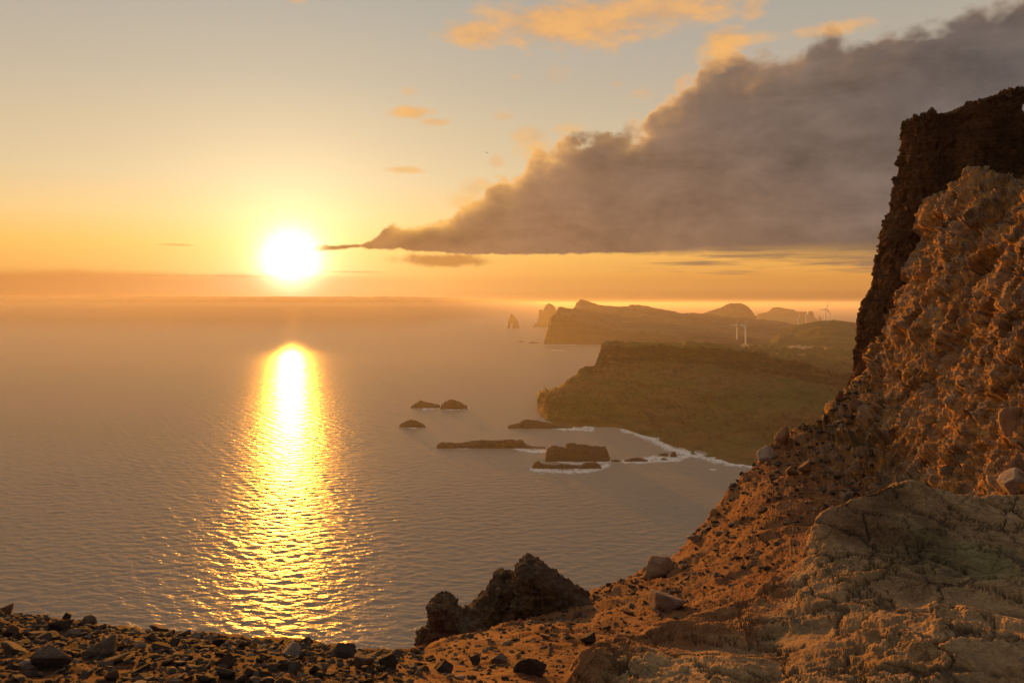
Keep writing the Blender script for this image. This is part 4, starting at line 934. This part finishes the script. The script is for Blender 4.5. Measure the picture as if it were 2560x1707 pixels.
    for px, py, w, h, mat, k, label in big:
        place(px, py, w, h, mat, label, 'boulder', None, 'boulder', k, .8, None, .45 if 'eroded block standing' in label else .24)
    # countable stones of the scree and the slope
    def scatter(n, sampler, mat, label, group, smin, smax):
        made = 0
        while made < n:
            px, py = sampler()
            u = rng.random()
            w = smin*(smax/smin)**(u**2.6)
            h = w*rng.uniform(.32, .75)
            place(px, py, w, h, mat, label, 'stone', group, 'stone', None, rng.uniform(.7, 1.2), rng.uniform(-.4, .4), .25); made += 1
    rim = lambda px: curve([(-20, 1532), (0, 1530), (300, 1572), (600, 1606), (800, 1622), (900, 1632), (1010, 1625)], px)
    def s1():
        px = rng.uniform(-20, 1010); r = rim(px); return px, r + (1712-r)*rng.random()**1.25
    scatter(225, s1, dark, 'small dark loose stone lying in the scree at lower left', 'loose dark stones of the scree', 11, 50)
    def s2():
        px = rng.uniform(1040, 1620); r = curve([(1040, 1640), (1200, 1605), (1513, 1490), (1720, 1370)], px)
        return px, r + (curve([(1040, 1707), (1400, 1700), (1620, 1560)], px)-r)*rng.random()
    scatter(60, s2, red, 'small brown loose stone lying on the red slope', 'loose stones on the red slope', 8, 30)
    def s3():
        px = rng.uniform(1640, 2120); r = curve([(1640, 1425), (1720, 1365), (1900, 1155), (1960, 1092), (2120, 985)], px)
        return px, r + rng.uniform(2, 240)
    scatter(40, s3, red, 'brown stone stuck in the orange slope below the crag', 'stones stuck in the orange slope', 10, 30)
    # gravel too small and many to count
    V0, T0 = stone_shape(2, 7, 10, .5); V1, T1 = stone_shape(2, 9, 8, .45); Vs, Ts, off = [], [], 0
    G = GROUND['V']; pxs = GROUND['pxs']; nr = GROUND['nrow']
    c_ok = np.where((pxs > -60) & (pxs < 1060))[0]; c2_ok = np.where((pxs > 1040) & (pxs < 2200))[0]
    for k in range(12000):
        left = k < 7000
        j = int(rng.choice(c_ok if left else c2_ok)); i = int(nr*(1-rng.random()**1.5*.85))-1
        g = G[min(i, nr-1), j]; D = g[1]
        if not left and D < 8: continue
        s = rng.uniform(2.5, 11 if left else 6.5)*(1 if rng.random() > .1 else 1.7)/F*D
        V, T = (V0, T0) if k % 2 else (V1, T1)
        a = rng.uniform(0, 6.28); ca, sa = math.cos(a), math.sin(a)
        Q = V*np.array([s*rng.uniform(.6, 1.3), s*rng.uniform(.6, 1.3), s*rng.uniform(.3, .8)])
        Q = np.stack([Q[:, 0]*ca-Q[:, 1]*sa, Q[:, 0]*sa+Q[:, 1]*ca, Q[:, 2]], 1) + g + np.array([0, 0, s*.2])
        Vs.append(Q); Ts.append(T+off); off += len(Q)
    gm, t = new_mat('gravel_stone'); pos = t.node('ShaderNodeTexCoord').outputs['Object']
    v = t.voro(pos, 5.0).outputs['Color']; sp = t.node('ShaderNodeSeparateColor'); t.l.new(v, sp.inputs[0])
    c = t.ramp(sp.outputs[0], [(0, (.055, .038, .028)), (.3, (.085, .058, .042)), (.6, (.042, .031, .025)), (.85, (.14, .105, .08))], 'CONSTANT')
    finish(gm, t, c, .9, bump(t, t.noise(pos, 30, 4, .6), .6, .02), .2)
    o = mesh_np('gravel', np.concatenate(Vs), np.concatenate(Ts), gm, False); tag(o, 'small dark gravel scattered over scree and slope', 'gravel', kind='stuff')

build_world(); build_light(); build_haze(); build_low_cloud(); build_sea(); build_ground(); build_bedrock(); build_crag(); build_pinnacles(); build_far(); build_islets(); build_turbines(); build_bird(); build_stones()

scene.view_settings.view_transform = 'Standard'; scene.view_settings.look = 'None'; scene.view_settings.gamma = 1.0
scene.view_settings.exposure = EXPOSURE
scene.render.engine = 'CYCLES'
cy = scene.cycles
cy.max_bounces = 5; cy.diffuse_bounces = 2; cy.glossy_bounces = 3; cy.volume_bounces = 0; cy.transparent_max_bounces = 4
cy.sample_clamp_indirect = 6.0; cy.use_denoising = True
cy.use_adaptive_sampling = True; cy.adaptive_threshold = 0.012
